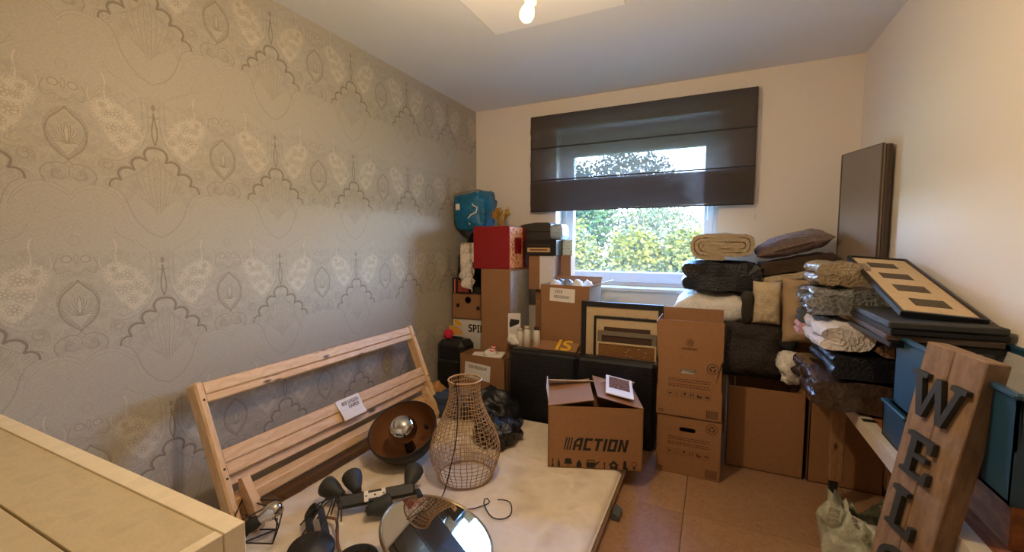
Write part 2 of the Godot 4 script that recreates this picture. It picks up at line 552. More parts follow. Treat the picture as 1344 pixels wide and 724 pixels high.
# damask paper: half of the repeat is drawn in strokes and mirrored about the finial's axis
func wallpaper() -> ImageTexture:
	var W := 512
	var Hh := 592
	var PX := W / 0.5263
	var buf := PackedFloat32Array()
	buf.resize(W * Hh)
	var light := PackedFloat32Array()
	light.resize(W * Hh)
	var r := RandomNumberGenerator.new()
	r.seed = 5
	var stamp := func(u: float, v: float, rad: float, a: float, into: PackedFloat32Array):
		for sgn in [1.0, -1.0]:
			var x: float = u * sgn * PX
			var y: float = (v + 0.2304) * PX
			var x0 := int(floor(x - rad - 1))
			var y0 := int(floor(y - rad - 1))
			var k := int(ceil(rad * 2 + 2))
			for j in k + 1:
				for i in k + 1:
					var dx := x0 + i - x
					var dy := y0 + j - y
					var c := clampf(rad + 0.5 - sqrt(dx * dx + dy * dy), 0.0, 1.0) * a
					if c > 0.0:
						var at: int = posmod(y0 + j, Hh) * W + posmod(x0 + i, W)
						into[at] = maxf(into[at], c)
	var line := func(pts: Array, rad: float, a: float, into: PackedFloat32Array):
		var cv := Curve2D.new()
		for i in pts.size():
			var t := Vector2()
			if i > 0 and i < pts.size() - 1:
				t = (pts[i + 1] - pts[i - 1]) / 6.0
			cv.add_point(pts[i], -t, t)
		cv.bake_interval = 0.0012
		for p in cv.get_baked_points():
			stamp.call(p.x, p.y, rad, a, into)
	var ring := func(c: Vector2, rx: float, ry: float, rad: float, a: float, into: PackedFloat32Array):
		var n := int(maxf(10, 2600 * rx))
		for i in n:
			stamp.call(c.x + cos(TAU * i / n) * rx, c.y + sin(TAU * i / n) * ry, rad, a, into)
	var curl := func(c: Vector2, rr: float, dirn: float, a0: float, turns: float, rad: float, a: float):
		var n := int(1500 * rr * turns) + 12
		for i in n:
			var t := float(i) / n
			var q := rr * (1.0 - 0.85 * t)
			stamp.call(c.x + cos(a0 + dirn * TAU * turns * t) * q, c.y + sin(a0 + dirn * TAU * turns * t) * q, rad, a, buf)
	var V := func(a: Array) -> Array:
		var o := []
		for i in range(0, a.size(), 2):
			o.append(Vector2(a[i], a[i + 1]))
		return o
	# cartouche grounds, pale, with a ragged edge
	var cart := PackedVector2Array(V.call([0.19, -0.126, 0.17, -0.148, 0.15, -0.153, 0.125, -0.146, 0.10, -0.134, 0.08, -0.118, 0.065, -0.097, 0.05, -0.07, 0.038, -0.043, 0.046, -0.02, 0.06, 0.004, 0.08, 0.024, 0.105, 0.038, 0.125, 0.02, 0.14, 0.001, 0.15, -0.02, 0.155, -0.045, 0.168, -0.07, 0.185, -0.09]))
	var nz := noise(11, 0.05, 3)
	for j in range(int(-0.2 * PX), int(0.08 * PX)):
		for i in range(0, int(0.263 * PX)):
			var u := i / PX
			var v := j / PX
			var q := Vector2(u + nz.get_noise_2d(i * 2.0, j * 2.0) * 0.016, v + nz.get_noise_2d(i * 2.0 + 300, j * 2.0) * 0.016)
			if Geometry2D.is_point_in_polygon(q, cart):
				for x in [i, -i]:
					light[posmod(j + int(0.2304 * PX), Hh) * W + posmod(x, W)] = 0.9
	# thin white stems rising above the cartouches
	line.call(V.call([0.15, -0.15, 0.152, -0.18, 0.148, -0.215, 0.155, -0.24]), 2.2, 0.8, light)
	line.call(V.call([0.185, -0.125, 0.20, -0.15, 0.196, -0.18]), 1.8, 0.6, light)
	# finial
	line.call(V.call([0.0, -0.17, 0.004, -0.16, 0.0, -0.15]), 2.6, 0.9, buf)
	line.call(V.call([0.0, -0.14, 0.003, -0.11, 0.008, -0.08, 0.0085, -0.045, 0.0, -0.012]), 2.4, 0.9, buf)
	line.call(V.call([0.0, -0.128, 0.008, -0.12, 0.016, -0.124]), 1.6, 0.8, buf)
	# scalloped arch
	for o in [[0.0, 4.0, 0.95], [0.011, 1.1, 0.5], [0.018, 0.9, 0.4], [-0.008, 0.9, 0.45]]:
		var k: float = 1.0 + o[0] * 7.0
		line.call(V.call([0.0, -0.002 - o[0], 0.016 * k, 0.0 - o[0] * 0.8, 0.032 * k, 0.010, 0.039 * k, 0.028, 0.033 * k, 0.052]), o[1], o[2], buf)
		line.call(V.call([0.033 * k, 0.052, 0.050 * k, 0.046 - o[0] * 0.5, 0.070 * k, 0.050 - o[0] * 0.3, 0.082 * k, 0.068, 0.075 * k, 0.095]), o[1], o[2], buf)
		line.call(V.call([0.075 * k, 0.095, 0.093 * k, 0.090 - o[0] * 0.5, 0.113 * k, 0.095, 0.126 * k, 0.113, 0.119 * k, 0.138]), o[1], o[2], buf)
		line.call(V.call([0.119 * k, 0.138, 0.136 * k, 0.137, 0.150 * k, 0.148, 0.154 * k, 0.166]), o[1] * 0.85, o[2], buf)
	line.call(V.call([0.152, 0.166, 0.122, 0.185, 0.104, 0.22, 0.092, 0.262, 0.072, 0.30, 0.04, 0.335, 0.0, 0.358]), 1.4, 0.5, buf)
	line.call(V.call([0.16, 0.176, 0.132, 0.195, 0.115, 0.228, 0.10, 0.27, 0.08, 0.308, 0.05, 0.345, 0.0, 0.37]), 0.9, 0.35, light)
	# plumes within the arch
	for k in 6:
		var w := 0.012 + 0.018 * k
		line.call(V.call([w * 0.3, 0.03 + k * 0.012, w, 0.075 + k * 0.011, w * 0.95, 0.13 + k * 0.006, w * 0.62, 0.2, w * 0.3, 0.262 - k * 0.008]), 1.0, 0.55 - 0.04 * k, buf)
	for k in 9:
		ring.call(Vector2(0.0, 0.06 + k * 0.021), 0.0055, 0.008, 1.0, 0.5, buf)
		ring.call(Vector2(0.024, 0.08 + k * 0.017), 0.004, 0.006, 0.8, 0.4, buf)
	for k in 4:
		curl.call(Vector2(0.055 + 0.022 * k, 0.085 + 0.026 * k), 0.013, 1.0, 0.4 + k, 1.6, 0.9, 0.5)
		curl.call(Vector2(0.07 + 0.012 * k, 0.15 + 0.022 * k), 0.013, -1.0, 1.4 + k, 1.5, 0.9, 0.42)
	# teardrop flower on the other axis
	var tear := [0.263, -0.092, 0.245, -0.07, 0.222, -0.045, 0.21, -0.012, 0.212, 0.022, 0.228, 0.055, 0.263, 0.088]
	line.call(V.call(tear), 2.3, 0.7, buf)
	for k in range(0, 26):
		var t := k / 25.0
		var p := Vector2(0.263 - 0.053 * sin(PI * pow(t, 0.8)) , -0.09 + 0.176 * t)
		ring.call(p, 0.005, 0.005, 1.1, 0.6, buf)
	for k in 7:
		var an := -PI / 2 - k * 0.27
		var tip := Vector2(0.263 + cos(an) * 0.037, 0.032 + sin(an) * (0.072 - 0.006 * k))
		line.call([Vector2(0.263, 0.034), Vector2(0.263, 0.034).lerp(tip, 0.5) + Vector2(-0.006, -0.004), tip], 1.1, 0.75, buf)
		line.call([Vector2(0.262, 0.03), Vector2(0.262, 0.03).lerp(tip, 0.5) + Vector2(0.003, 0.002), tip], 1.7, 0.65, light)
	line.call(V.call([0.263, 0.036, 0.25, 0.05, 0.263, 0.068]), 1.6, 0.5, light)
	# scrolls and little flowers below it
	for k in 4:
		curl.call(Vector2(0.235 - 0.004 * k, 0.135 + 0.004 * k), 0.034 - 0.007 * k, 1.0, -1.2, 1.15, 1.2 - 0.15 * k, 0.62)
	line.call(V.call([0.263, 0.092, 0.25, 0.104, 0.235, 0.101, 0.205, 0.112, 0.19, 0.14, 0.20, 0.168]), 1.6, 0.6, buf)
	curl.call(Vector2(0.157, 0.088), 0.026, -1.0, 0.6, 1.5, 1.3, 0.6)
	for k in 9:
		var an := TAU * k / 9
		ring.call(Vector2(0.157 + cos(an) * 0.017, 0.088 + sin(an) * 0.015), 0.005, 0.005, 0.9, 0.55, buf)
	# domes under the scrolls
	for k in 4:
		line.call(V.call([0.263, 0.212 + 0.008 * k, 0.245, 0.187 + 0.008 * k, 0.21, 0.170 + 0.008 * k, 0.175, 0.172 + 0.008 * k, 0.146, 0.188 + 0.008 * k, 0.124, 0.215 + 0.008 * k, 0.11, 0.256 + 0.006 * k]), 0.9, 0.42 - 0.08 * k, light if k % 2 else buf)
	# ribs of the ogee
	for k in 4:
		var o := 0.009 * k
		line.call(V.call([0.022 + o, -0.175 - o, 0.020 + o, -0.12, 0.022 + o, -0.07, 0.036 + o, -0.022 + o * 0.4, 0.07 + o, 0.032 - o * 0.2, 0.125 + o * 0.5, 0.07 - o, 0.15, 0.062 - o]), 0.9, 0.5 - 0.05 * k, buf if k % 2 == 0 else light)
		line.call(V.call([0.022 + o, -0.175 - o, 0.05 + o, -0.20 - o, 0.10 + o, -0.225 - o, 0.15, -0.262 - o]), 0.9, 0.4, buf if k % 2 else light)
	# crown above the teardrop
	ring.call(Vector2(0.238, -0.17), 0.013, 0.012, 1.5, 0.6, buf)
	ring.call(Vector2(0.238, -0.17), 0.006, 0.006, 1.3, 0.5, light)
	ring.call(Vector2(0.263, -0.172), 0.006, 0.016, 1.2, 0.6, buf)
	ring.call(Vector2(0.263, -0.235), 0.015, 0.017, 1.0, 0.4, buf)
	line.call(V.call([0.263, -0.115, 0.24, -0.13, 0.215, -0.12, 0.205, -0.145, 0.215, -0.175]), 1.2, 0.5, buf)
	# blossoms inside the cartouche
	for c in [[0.118, -0.105, 0.022], [0.088, -0.06, 0.02], [0.13, -0.05, 0.024], [0.105, -0.008, 0.02], [0.062, -0.035, 0.014], [0.15, -0.10, 0.016], [0.16, -0.128, 0.012]]:
		for k in 7:
			var an: float = TAU * k / 7 + c[0] * 40
			ring.call(Vector2(c[0] + cos(an) * c[2] * 0.62, c[1] + sin(an) * c[2] * 0.6), c[2] * 0.36, c[2] * 0.33, 1.1, 0.62, buf)
		ring.call(Vector2(c[0], c[1]), c[2] * 0.28, c[2] * 0.28, 1.3, 0.7, buf)
	# fine filling of curls
	for k in 300:
		var u := r.randf() * 0.263
		var v := r.randf_range(-0.20, 0.17)
		var fade := 0.36
		curl.call(Vector2(u, v), r.randf_range(0.006, 0.015), 1.0 if r.randf() < 0.5 else -1.0, r.randf() * TAU, 1.5, 0.75, fade)
		if k % 3 == 0:
			ring.call(Vector2(r.randf() * 0.263, r.randf_range(-0.2, 0.16)), r.randf_range(0.004, 0.011), r.randf_range(0.004, 0.011), 0.8, 0.4, light)
	for k in 46:
		var u := r.randf() * 0.263
		var v := r.randf_range(0.17, 0.375)
		curl.call(Vector2(u, v), r.randf_range(0.008, 0.02), 1.0 if r.randf() < 0.5 else -1.0, r.randf() * TAU, 1.2, 0.7, 0.13)
	var im := Image.create(W, Hh, false, Image.FORMAT_RGB8)
	var ng := noise(19, 0.09, 3)
	var nl := noise(23, 0.008, 3)
	var ground := c8(172, 164, 148)
	var dark := c8(100, 91, 76)
	var pale := c8(206, 197, 176)
	for y in Hh:
		for x in W:
			var at := y * W + x
			var c := ground.lerp(pale, clampf(light[at], 0.0, 1.0) * 0.62)
			c = c.lerp(dark, clampf(buf[at], 0.0, 1.0) * 0.6)
			var q := 1.0 + ng.get_noise_2d(x * 4.0, y * 0.8) * 0.05 + ng.get_noise_2d(x * 0.7 + 900, y * 4.0) * 0.05
			im.set_pixel(x, y, Color(c.r * q, c.g * q, c.b * q))
	return ImageTexture.create_from_image(im)

# ---------------------------------------------------------------- lettering
func text_mesh(txt: String, size: float, depth: float, serif := false, bold := 0.0, slant := 0.0) -> TextMesh:
	var f := SystemFont.new()
	f.font_names = PackedStringArray(["Droid Serif" if serif else "Droid Sans"])
	var fv := FontVariation.new()
	fv.base_font = f
	fv.variation_embolden = bold
	fv.variation_transform = Transform2D(Vector2(1, 0), Vector2(slant, 1), Vector2())
	var t := TextMesh.new()
	t.text = txt
	t.font = fv
	t.font_size = 64
	t.pixel_size = size / 64.0
	t.depth = depth
	return t

func write_on(mb: MB, txt: String, size: float, at: Vector3, serif := false, bold := 0.0, slant := 0.0, rot := Vector3(), sx := 1.0):
	var t := text_mesh(txt, size, 0.0004, serif, bold, slant)
	mb.mesh(t, Transform3D(Basis.from_euler(rot) * Basis.from_scale(Vector3(sx, 1, 1)), at))

# slab whose one edge runs from a to b and which reaches out along dirn
func slab(mb: MB, a: Vector3, b: Vector3, dirn: Vector3, length: float, th: float) -> MB:
	var x := (b - a).normalized()
	var y := (dirn - x * dirn.dot(x)).normalized()
	var z := x.cross(y)
	var keep := mb.xf
	mb.xf = keep * Transform3D(Basis(x, y, z), (a + b) * 0.5 + y * length * 0.5)
	mb.box(Vector3((b - a).length(), length, th))
	mb.xf = keep
	return mb

# open carton: walls and bottom; hole = [cx, cy, w, h] cut through the front, measured from its bottom middle
func carton(w: float, h: float, d: float, hole: Array = [], th := 0.005, lid := false) -> MB:
	var mb := MB.new()
	mb.box(Vector3(w, th, d), Vector3(0, th * 0.5, 0))
	mb.box(Vector3(w, h, th), Vector3(0, h * 0.5, -d * 0.5 + th * 0.5))
	for sx in [-1.0, 1.0]:
		mb.box(Vector3(th, h, d), Vector3(sx * (w * 0.5 - th * 0.5), h * 0.5, 0))
	var zf := d * 0.5 - th * 0.5
	if hole.is_empty():
		mb.box(Vector3(w, h, th), Vector3(0, h * 0.5, zf))
	else:
		var x0: float = hole[0] - hole[2] * 0.5
		var x1: float = hole[0] + hole[2] * 0.5
		var y0: float = hole[1] - hole[3] * 0.5
		var y1: float = hole[1] + hole[3] * 0.5
		mb.box(Vector3(x0 + w * 0.5, h, th), Vector3((x0 - w * 0.5) * 0.5, h * 0.5, zf))
		mb.box(Vector3(w * 0.5 - x1, h, th), Vector3((x1 + w * 0.5) * 0.5, h * 0.5, zf))
		mb.box(Vector3(x1 - x0, y0, th), Vector3((x0 + x1) * 0.5, y0 * 0.5, zf))
		mb.box(Vector3(x1 - x0, h - y1, th), Vector3((x0 + x1) * 0.5, (h + y1) * 0.5, zf))
		for sx in [-1.0, 1.0]:   # rounded ends of the slot
			for sy in [-1.0, 1.0]:
				var r: float = hole[3] * 0.5
				var cx: float = hole[0] + sx * (hole[2] * 0.5 - r)
				var pl := PackedVector2Array([Vector2(cx + sx * r, hole[1] + sy * r)])
				for k in 5:
					var a := PI / 2 * k / 4.0
					pl.append(Vector2(cx + sx * r * cos(a), hole[1] + sy * r * sin(a)))
				mb.prism(pl, zf - th * 0.5, zf + th * 0.5)
	if lid:
		mb.box(Vector3(w, th, d), Vector3(0, h - th * 0.5, 0))
	return mb

func leaf_mesh(s: float) -> ArrayMesh:
	var mb := MB.new()
	mb.sm(-1)
	mb.quad(Vector3(-s * 0.5, 0, 0), Vector3(0, 0.08 * s, s * 0.32), Vector3(s * 0.5, 0, 0), Vector3(0, 0.08 * s, -s * 0.32))
	return mb.done()

func bush(called: String, label: String, cat: String, pos: Vector3, size: Vector3, n: int, leaf: float, cols: Array, sd: int, trunk := 0.0, group := ""):
	var t := thing(called, label, cat, pos, 0.0, group)
	var r := RandomNumberGenerator.new()
	r.seed = sd
	var ns := noise(sd, 0.55 / maxf(size.x, 0.5) * 3.0, 3)
	if trunk > 0.0:
		var mb := MB.new()
		mb.tube([Vector3(0, -0.1, 0), Vector3(0.05, trunk * 0.5, 0.03), Vector3(0, trunk + size.y * 0.3, 0)], 0.12, 8)
		part(t, "trunk", mb, M.bark)
	var mm := MultiMesh.new()
	mm.transform_format = MultiMesh.TRANSFORM_3D
	mm.use_colors = true
	mm.mesh = leaf_mesh(leaf)
	n = n * 2
	mm.instance_count = n
	for i in n:
		var d := Vector3(r.randfn(), r.randfn(), r.randfn()).normalized()
		var rr := (0.80 + 0.22 * r.randf() if i % 2 == 0 else 0.45 + 0.5 * r.randf()) + 0.28 * ns.get_noise_3dv(d * size.x)
		var p := Vector3(d.x * size.x, d.y * size.y, d.z * size.z) * 0.5 * rr + Vector3(0, trunk + size.y * 0.5, 0)
		var b := Basis.from_euler(Vector3(r.randf() * TAU, r.randf() * TAU, r.randf() * TAU)).scaled(Vector3.ONE * r.randf_range(0.7, 1.3))
		mm.set_instance_transform(i, Transform3D(b, p))
		var c: Color = cols[r.randi() % cols.size()]
		mm.set_instance_color(i, c * r.randf_range(0.8, 1.2))
	var o := MultiMeshInstance3D.new()
	o.multimesh = mm
	o.material_override = M.leaf
	o.name = "foliage"
	o.set_meta("kind", "stuff")
	t.add_child(o)

func branchy(mb: MB, p: Vector3, d: Vector3, l: float, r: float, depth: int, rg: RandomNumberGenerator):
	var q := p + d * l
	mb.tube([p, p + d * l * 0.5 + Vector3(rg.randfn(), rg.randfn(), rg.randfn()) * l * 0.04, q], r, 5)
	if depth == 0:
		return
	for k in (3 if depth > 2 else 2):
		var e := (d + Vector3(rg.randfn() * 0.5, rg.randf_range(-0.25, 0.4), rg.randfn() * 0.4)).normalized()
		branchy(mb, q, e, l * rg.randf_range(0.6, 0.85), r * 0.62, depth - 1, rg)

func _ready():
	rng.seed = 77
	# ---------------- camera
	var cam := Camera3D.new()
	cam.name = "camera"
	cam.fov = rad_to_deg(2.0 * atan(362.0 / 558.0))
	cam.near = 0.02
	cam.far = 200.0
	add_child(cam)
	cam.position = Vector3(0, 1.30, 0)
	cam.rotation = Vector3(-atan(42.0 / 558.0), atan(265.0 / 558.0), 0)
	cam.current = true
	# ---------------- sky, sun, exposure
	var we := WorldEnvironment.new()
	we.name = "environment"
	var env := Environment.new()
	env.background_mode = Environment.BG_SKY
	var sky := Sky.new()
	var ps := ProceduralSkyMaterial.new()
	ps.sky_top_color = Color(0.34, 0.56, 0.86)
	ps.sky_horizon_color = Color(0.80, 0.89, 0.97)
	ps.sky_curve = 0.16
	ps.ground_bottom_color = Color(0.20, 0.24, 0.16)
	ps.ground_horizon_color = Color(0.55, 0.60, 0.55)
	ps.sun_angle_max = 1.0
	ps.energy_multiplier = 50.0
	sky.sky_material = ps
	env.sky = sky
	env.ambient_light_source = Environment.AMBIENT_SOURCE_DISABLED
	env.tonemap_mode = Environment.TONE_MAPPER_LINEAR
	env.tonemap_exposure = 1.3
	env.sdfgi_enabled = true
	env.ssao_enabled = true
	env.ssil_enabled = true
	we.environment = env
	add_child(we)
	var sun := DirectionalLight3D.new()   # behind the house: lights the garden's face of the hedge
	sun.name = "sun"
	sun.light_color = Color(1.0, 0.93, 0.76)
	sun.light_energy = 10.0
	sun.light_angular_distance = 0.6
	sun.shadow_enabled = true
	add_child(sun)
	sun.rotation = Vector3(deg_to_rad(-38), deg_to_rad(28), 0)
	make_materials()
	M.leaf = mat(Color.WHITE, 1.0)
	M.leaf.metallic_specular = 0.15
	M.leaf.vertex_color_use_as_albedo = true
	M.leaf.backlight_enabled = true
	M.leaf.backlight = Color(0.06, 0.08, 0.02)
	M.bark = mat(c8(92, 78, 64), 0.9, T.fib, Vector3(4, 1, 4))
	M.lawn = mat(c8(96, 118, 58), 0.95, T.fib, Vector3(0.8, 0.8, 0.8))
	build_room()
	build_garden()
	build_left_corner()
	build_back_boxes()
	build_mattress_things()
	build_centre_boxes()
	build_bedding()
	build_table_side()

func build_room():
	# floor of large tiles, a grout bed under them
	var fl := struct("floor", MB.new().box(Vector3(XR - XL + 0.3, 0.12, ZF - ZB + 0.3), Vector3((XL + XR) / 2, -0.064, (ZF + ZB) / 2)), M.grout)
	var ts := 0.75
	var gap := 0.004
	for ix in range(-4, 3):
		for iz in range(-3, 6):
			var x0 := maxf(-0.094 + ix * ts + gap / 2, XL)
			var x1 := minf(-0.094 + (ix + 1) * ts - gap / 2, XR)
			var z0 := maxf(-2.138 + iz * ts + gap / 2, ZB)
			var z1 := minf(-2.138 + (iz + 1) * ts - gap / 2, ZF)
			if x1 - x0 < 0.02 or z1 - z0 < 0.02:
				continue
			var mb := MB.new()
			mb.box(Vector3(x1 - x0, 0.008, z1 - z0), Vector3(), 0.0015)
			var o := struct("tile", mb, M.tile if (ix + iz) % 2 == 0 else M.tile2, fl)
			o.position = Vector3((x0 + x1) / 2, -0.004, (z0 + z1) / 2)
	# left wall and its paper
	var wl := struct("wall_left", MB.new().box(Vector3(0.2, H + 0.2, ZF - ZB + 0.4), Vector3(XL - 0.101, H / 2, (ZF + ZB) / 2)), M.plaster)
	var wp := MB.new()
	wp.sm(-1)
	var uvf := func(y: float, z: float) -> Vector2:
		return Vector2(-(z + 0.967) / 0.5263, (1.685 - y + 0.2304) / 0.6085)
	wp.quad(Vector3(XL, 0, ZF), Vector3(XL, H, ZF), Vector3(XL, H, ZB), Vector3(XL, 0, ZB), uvf.call(0.0, ZF), uvf.call(H, ZF), uvf.call(H, ZB), uvf.call(0.0, ZB))
	struct("wallpaper", wp, M.wallpaper, wl).set_meta("label", "silver-beige damask wallpaper")
	struct("wall_right", MB.new().box(Vector3(0.2, H + 0.2, ZF - ZB + 0.4), Vector3(XR + 0.1, H / 2, (ZF + ZB) / 2)), M.plaster)
	struct("wall_front", MB.new().box(Vector3(XR - XL + 0.4, H + 0.2, 0.2), Vector3((XL + XR) / 2, H / 2, ZF + 0.1)), M.plaster)
	# back wall round the window opening
	var ox0 := -1.26
	var ox1 := 0.015
	var oy0 := 0.915
	var oy1 := 2.28
	var wb := MB.new()
	var th := 0.34
	var zc := ZB - th / 2
	wb.box(Vector3(ox0 - XL + 0.2, H + 0.2, th), Vector3((ox0 + XL - 0.2) / 2, H / 2, zc))
	wb.box(Vector3(XR + 0.2 - ox1, H + 0.2, th), Vector3((ox1 + XR + 0.2) / 2, H / 2, zc))
	wb.box(Vector3(ox1 - ox0, oy0 + 0.1, th), Vector3((ox0 + ox1) / 2, (oy0 - 0.1) / 2, zc))
	wb.box(Vector3(ox1 - ox0, H + 0.1 - oy1, th), Vector3((ox0 + ox1) / 2, (H + 0.1 + oy1) / 2, zc))
	struct("wall_back", wb, M.plaster)
	var cl := struct("ceiling", MB.new().box(Vector3(XR - XL + 0.4, 0.2, ZF - ZB + 0.4), Vector3((XL + XR) / 2, H + 0.1, (ZF + ZB) / 2)), M.ceiling)
	struct("panel", MB.new().box(Vector3(0.75, 0.008, 0.74), Vector3(-0.825, H - 0.004, -1.934), 0.002), M.ceiling_white, cl)
	# window: frame, sash, pane, handle, sill
	var zf := -3.76
	var wn := MB.new()
	var fb := 0.05
	wn.box(Vector3(fb, oy1 - oy0, 0.07), Vector3(ox0 + fb / 2, (oy0 + oy1) / 2, zf), 0.004)
	wn.box(Vector3(fb, oy1 - oy0, 0.07), Vector3(ox1 - fb / 2, (oy0 + oy1) / 2, zf), 0.004)
	wn.box(Vector3(ox1 - ox0, fb + 0.02, 0.07), Vector3((ox0 + ox1) / 2, oy0 + fb / 2 + 0.01, zf), 0.004)
	wn.box(Vector3(ox1 - ox0, 0.15, 0.09), Vector3((ox0 + ox1) / 2, oy1 - 0.075, zf), 0.004)
	var wnode := struct("window_1", wn, M.pvc)
	var sx0 := ox0 + 0.04
	var sx1 := ox1 - 0.03
	var sy0 := oy0 + 0.055
	var sy1 := oy1 - 0.14
	var sb := 0.07
	var sa := MB.new()
	var zs := zf + 0.025
	sa.box(Vector3(sb, sy1 - sy0, 0.06), Vector3(sx0 + sb / 2, (sy0 + sy1) / 2, zs), 0.006)
	sa.box(Vector3(sb, sy1 - sy0, 0.06), Vector3(sx1 - sb / 2, (sy0 + sy1) / 2, zs), 0.006)
	sa.box(Vector3(sx1 - sx0, 0.09, 0.06), Vector3((sx0 + sx1) / 2, sy0 + 0.045, zs), 0.006)
	sa.box(Vector3(sx1 - sx0, sb, 0.06), Vector3((sx0 + sx1) / 2, sy1 - sb / 2, zs), 0.006)
	struct("sash", sa, M.pvc, wnode)
	struct("pane", MB.new().box(Vector3(sx1 - sx0 - 0.1, sy1 - sy0 - 0.1, 0.004), Vector3((sx0 + sx1) / 2, (sy0 + sy1) / 2, zs - 0.012)), M.glass, wnode)
	var hd := MB.new()
	hd.box(Vector3(0.026, 0.075, 0.012), Vector3(sx1 - 0.035, 1.58, zs + 0.036), 0.003)
	hd.box(Vector3(0.018, 0.12, 0.016), Vector3(sx1 - 0.035, 1.545, zs + 0.06), 0.004)
	hd.box(Vector3(0.016, 0.016, 0.03), Vector3(sx1 - 0.035, 1.595, zs + 0.05), 0.003)
	struct("window_handle", hd, M.pvc, wnode)
	struct("trim_1", MB.new().box(Vector3(1.36, 0.028, 0.275), Vector3(-0.62, 0.929, -3.655), 0.004), M.sill)
	# roman blind
	var bx0 := -1.474
	var bx1 := 0.244
	var bz := -3.485
	var bl := thing("roman_blind", "sheer dark brown roman blind hanging half lowered over the window", "blind", Vector3((bx0 + bx1) / 2, 1.578, bz))
	var bw := bx1 - bx0
	part(bl, "head_rail", MB.new().box(Vector3(bw, 0.028, 0.05), Vector3(0, 0.805, -0.035), 0.003), M.blind_rod)
	for k in 5:
		# two hanging panels, then the stacked folds at the bottom
		var y1: float = [0.812, 0.542, 0.270, 0.262, 0.255][k]
		var y0: float = [0.542, 0.270, 0.004, 0.012, 0.02][k]
		var zz: float = [0.0, 0.0, 0.004, -0.008, -0.02][k]
		var mb := MB.new()
		var g := []
		var ns := noise(60 + k, 2.0, 2)
		for i in 25:
			var row := []
			for j in 9:
				var x := -bw / 2 + bw * i / 24.0
				var f := j / 8.0
				var bulge := sin(PI * f) * (0.012 if k < 2 else 0.008)
				row.append(Vector3(x, lerpf(y0, y1, f), zz + bulge * (0.6 + ns.get_noise_2d(x, f)) + 0.004 * ns.get_noise_2d(x * 3.0, k + f)))
			g.append(row)
		mb.grid(g)
		part(bl, "fabric_panel" if k < 2 else "folded_panel", mb, M.blind)
	for y in [0.542, 0.270, 0.006]:
		part(bl, "rod", MB.new().tube([Vector3(-bw / 2, y, 0.003), Vector3(bw / 2, y, 0.003)], 0.0055, 6), M.blind_rod)
	for sx in [-1.0, 1.0]:
		part(bl, "side_hem", MB.new().box(Vector3(0.02, 0.81, 0.0015), Vector3(sx * (bw / 2 - 0.01), 0.405, -0.006)), M.blind)
	var ch := MB.new()
	ch.tube([Vector3(bw / 2 + 0.012, 0.80, -0.02), Vector3(bw / 2 + 0.015, 0.4, -0.018), Vector3(bw / 2 + 0.013, -0.06, -0.018)], 0.0018, 5)
	part(bl, "pull_cord", ch, M.paper)
	part(bl, "cord_weight", MB.new().at(Vector3(bw / 2 + 0.013, -0.10, -0.018)).lathe([Vector2(0, 0), Vector2(0.008, 0.004), Vector2(0.006, 0.03), Vector2(0.002, 0.042), Vector2(0, 0.042)], 10), M.glass)
	# naked bulb
	var bp := Vector3(-0.577, 2.05, -1.33)
	var lb := thing("ceiling_bulb", "bare glowing light bulb in a brown socket hanging from the ceiling", "light bulb", Vector3(-0.567, H - 0.008, -1.34))
	var gm := StandardMaterial3D.new()
	gm.albedo_color = Color(1, 0.9, 0.75)
	gm.emission_enabled = true
	gm.emission = Color(1.0, 0.80, 0.50)
	gm.emission_energy_multiplier = 5.0
	var o := bp - lb.position
	var bulb := part(lb, "bulb", MB.new().lathe([Vector2(0, -0.028), Vector2(0.012, -0.026), Vector2(0.021, -0.017), Vector2(0.0245, -0.003), Vector2(0.022, 0.012), Vector2(0.015, 0.028), Vector2(0.0135, 0.045), Vector2(0, 0.045)], 20), gm)
	bulb.position = o
	bulb.rotation = Vector3(-0.25, 0, -0.18)
	var sk := part(lb, "socket", MB.new().lathe([Vector2(0, 0.04), Vector2(0.019, 0.04), Vector2(0.021, 0.05), Vector2(0.019, 0.085), Vector2(0.008, 0.095), Vector2(0, 0.096)], 16), mat(c8(120, 80, 44), 0.5))
	sk.position = o
	sk.rotation = bulb.rotation
	part(lb, "wire", MB.new().tube([o + Vector3(0.015, 0.09, -0.022), o + Vector3(0.016, 0.16, -0.02), o + Vector3(0.01, 0.35, -0.012), Vector3(0, 0.0, 0)], 0.003, 6), M.rubber)
	part(lb, "ceiling_rose", MB.new().lathe([Vector2(0, -0.012), Vector2(0.03, -0.012), Vector2(0.035, 0.0), Vector2(0, 0)], 16), M.pvc)
	var om := OmniLight3D.new()
	om.name = "bulb_light"
	om.light_color = Color(1.0, 0.87, 0.70)
	om.light_energy = 0.88
	om.light_size = 0.03
	om.omni_range = 12.0
	om.omni_attenuation = 2.0
	om.shadow_enabled = true
	add_child(om)
	om.position = bp

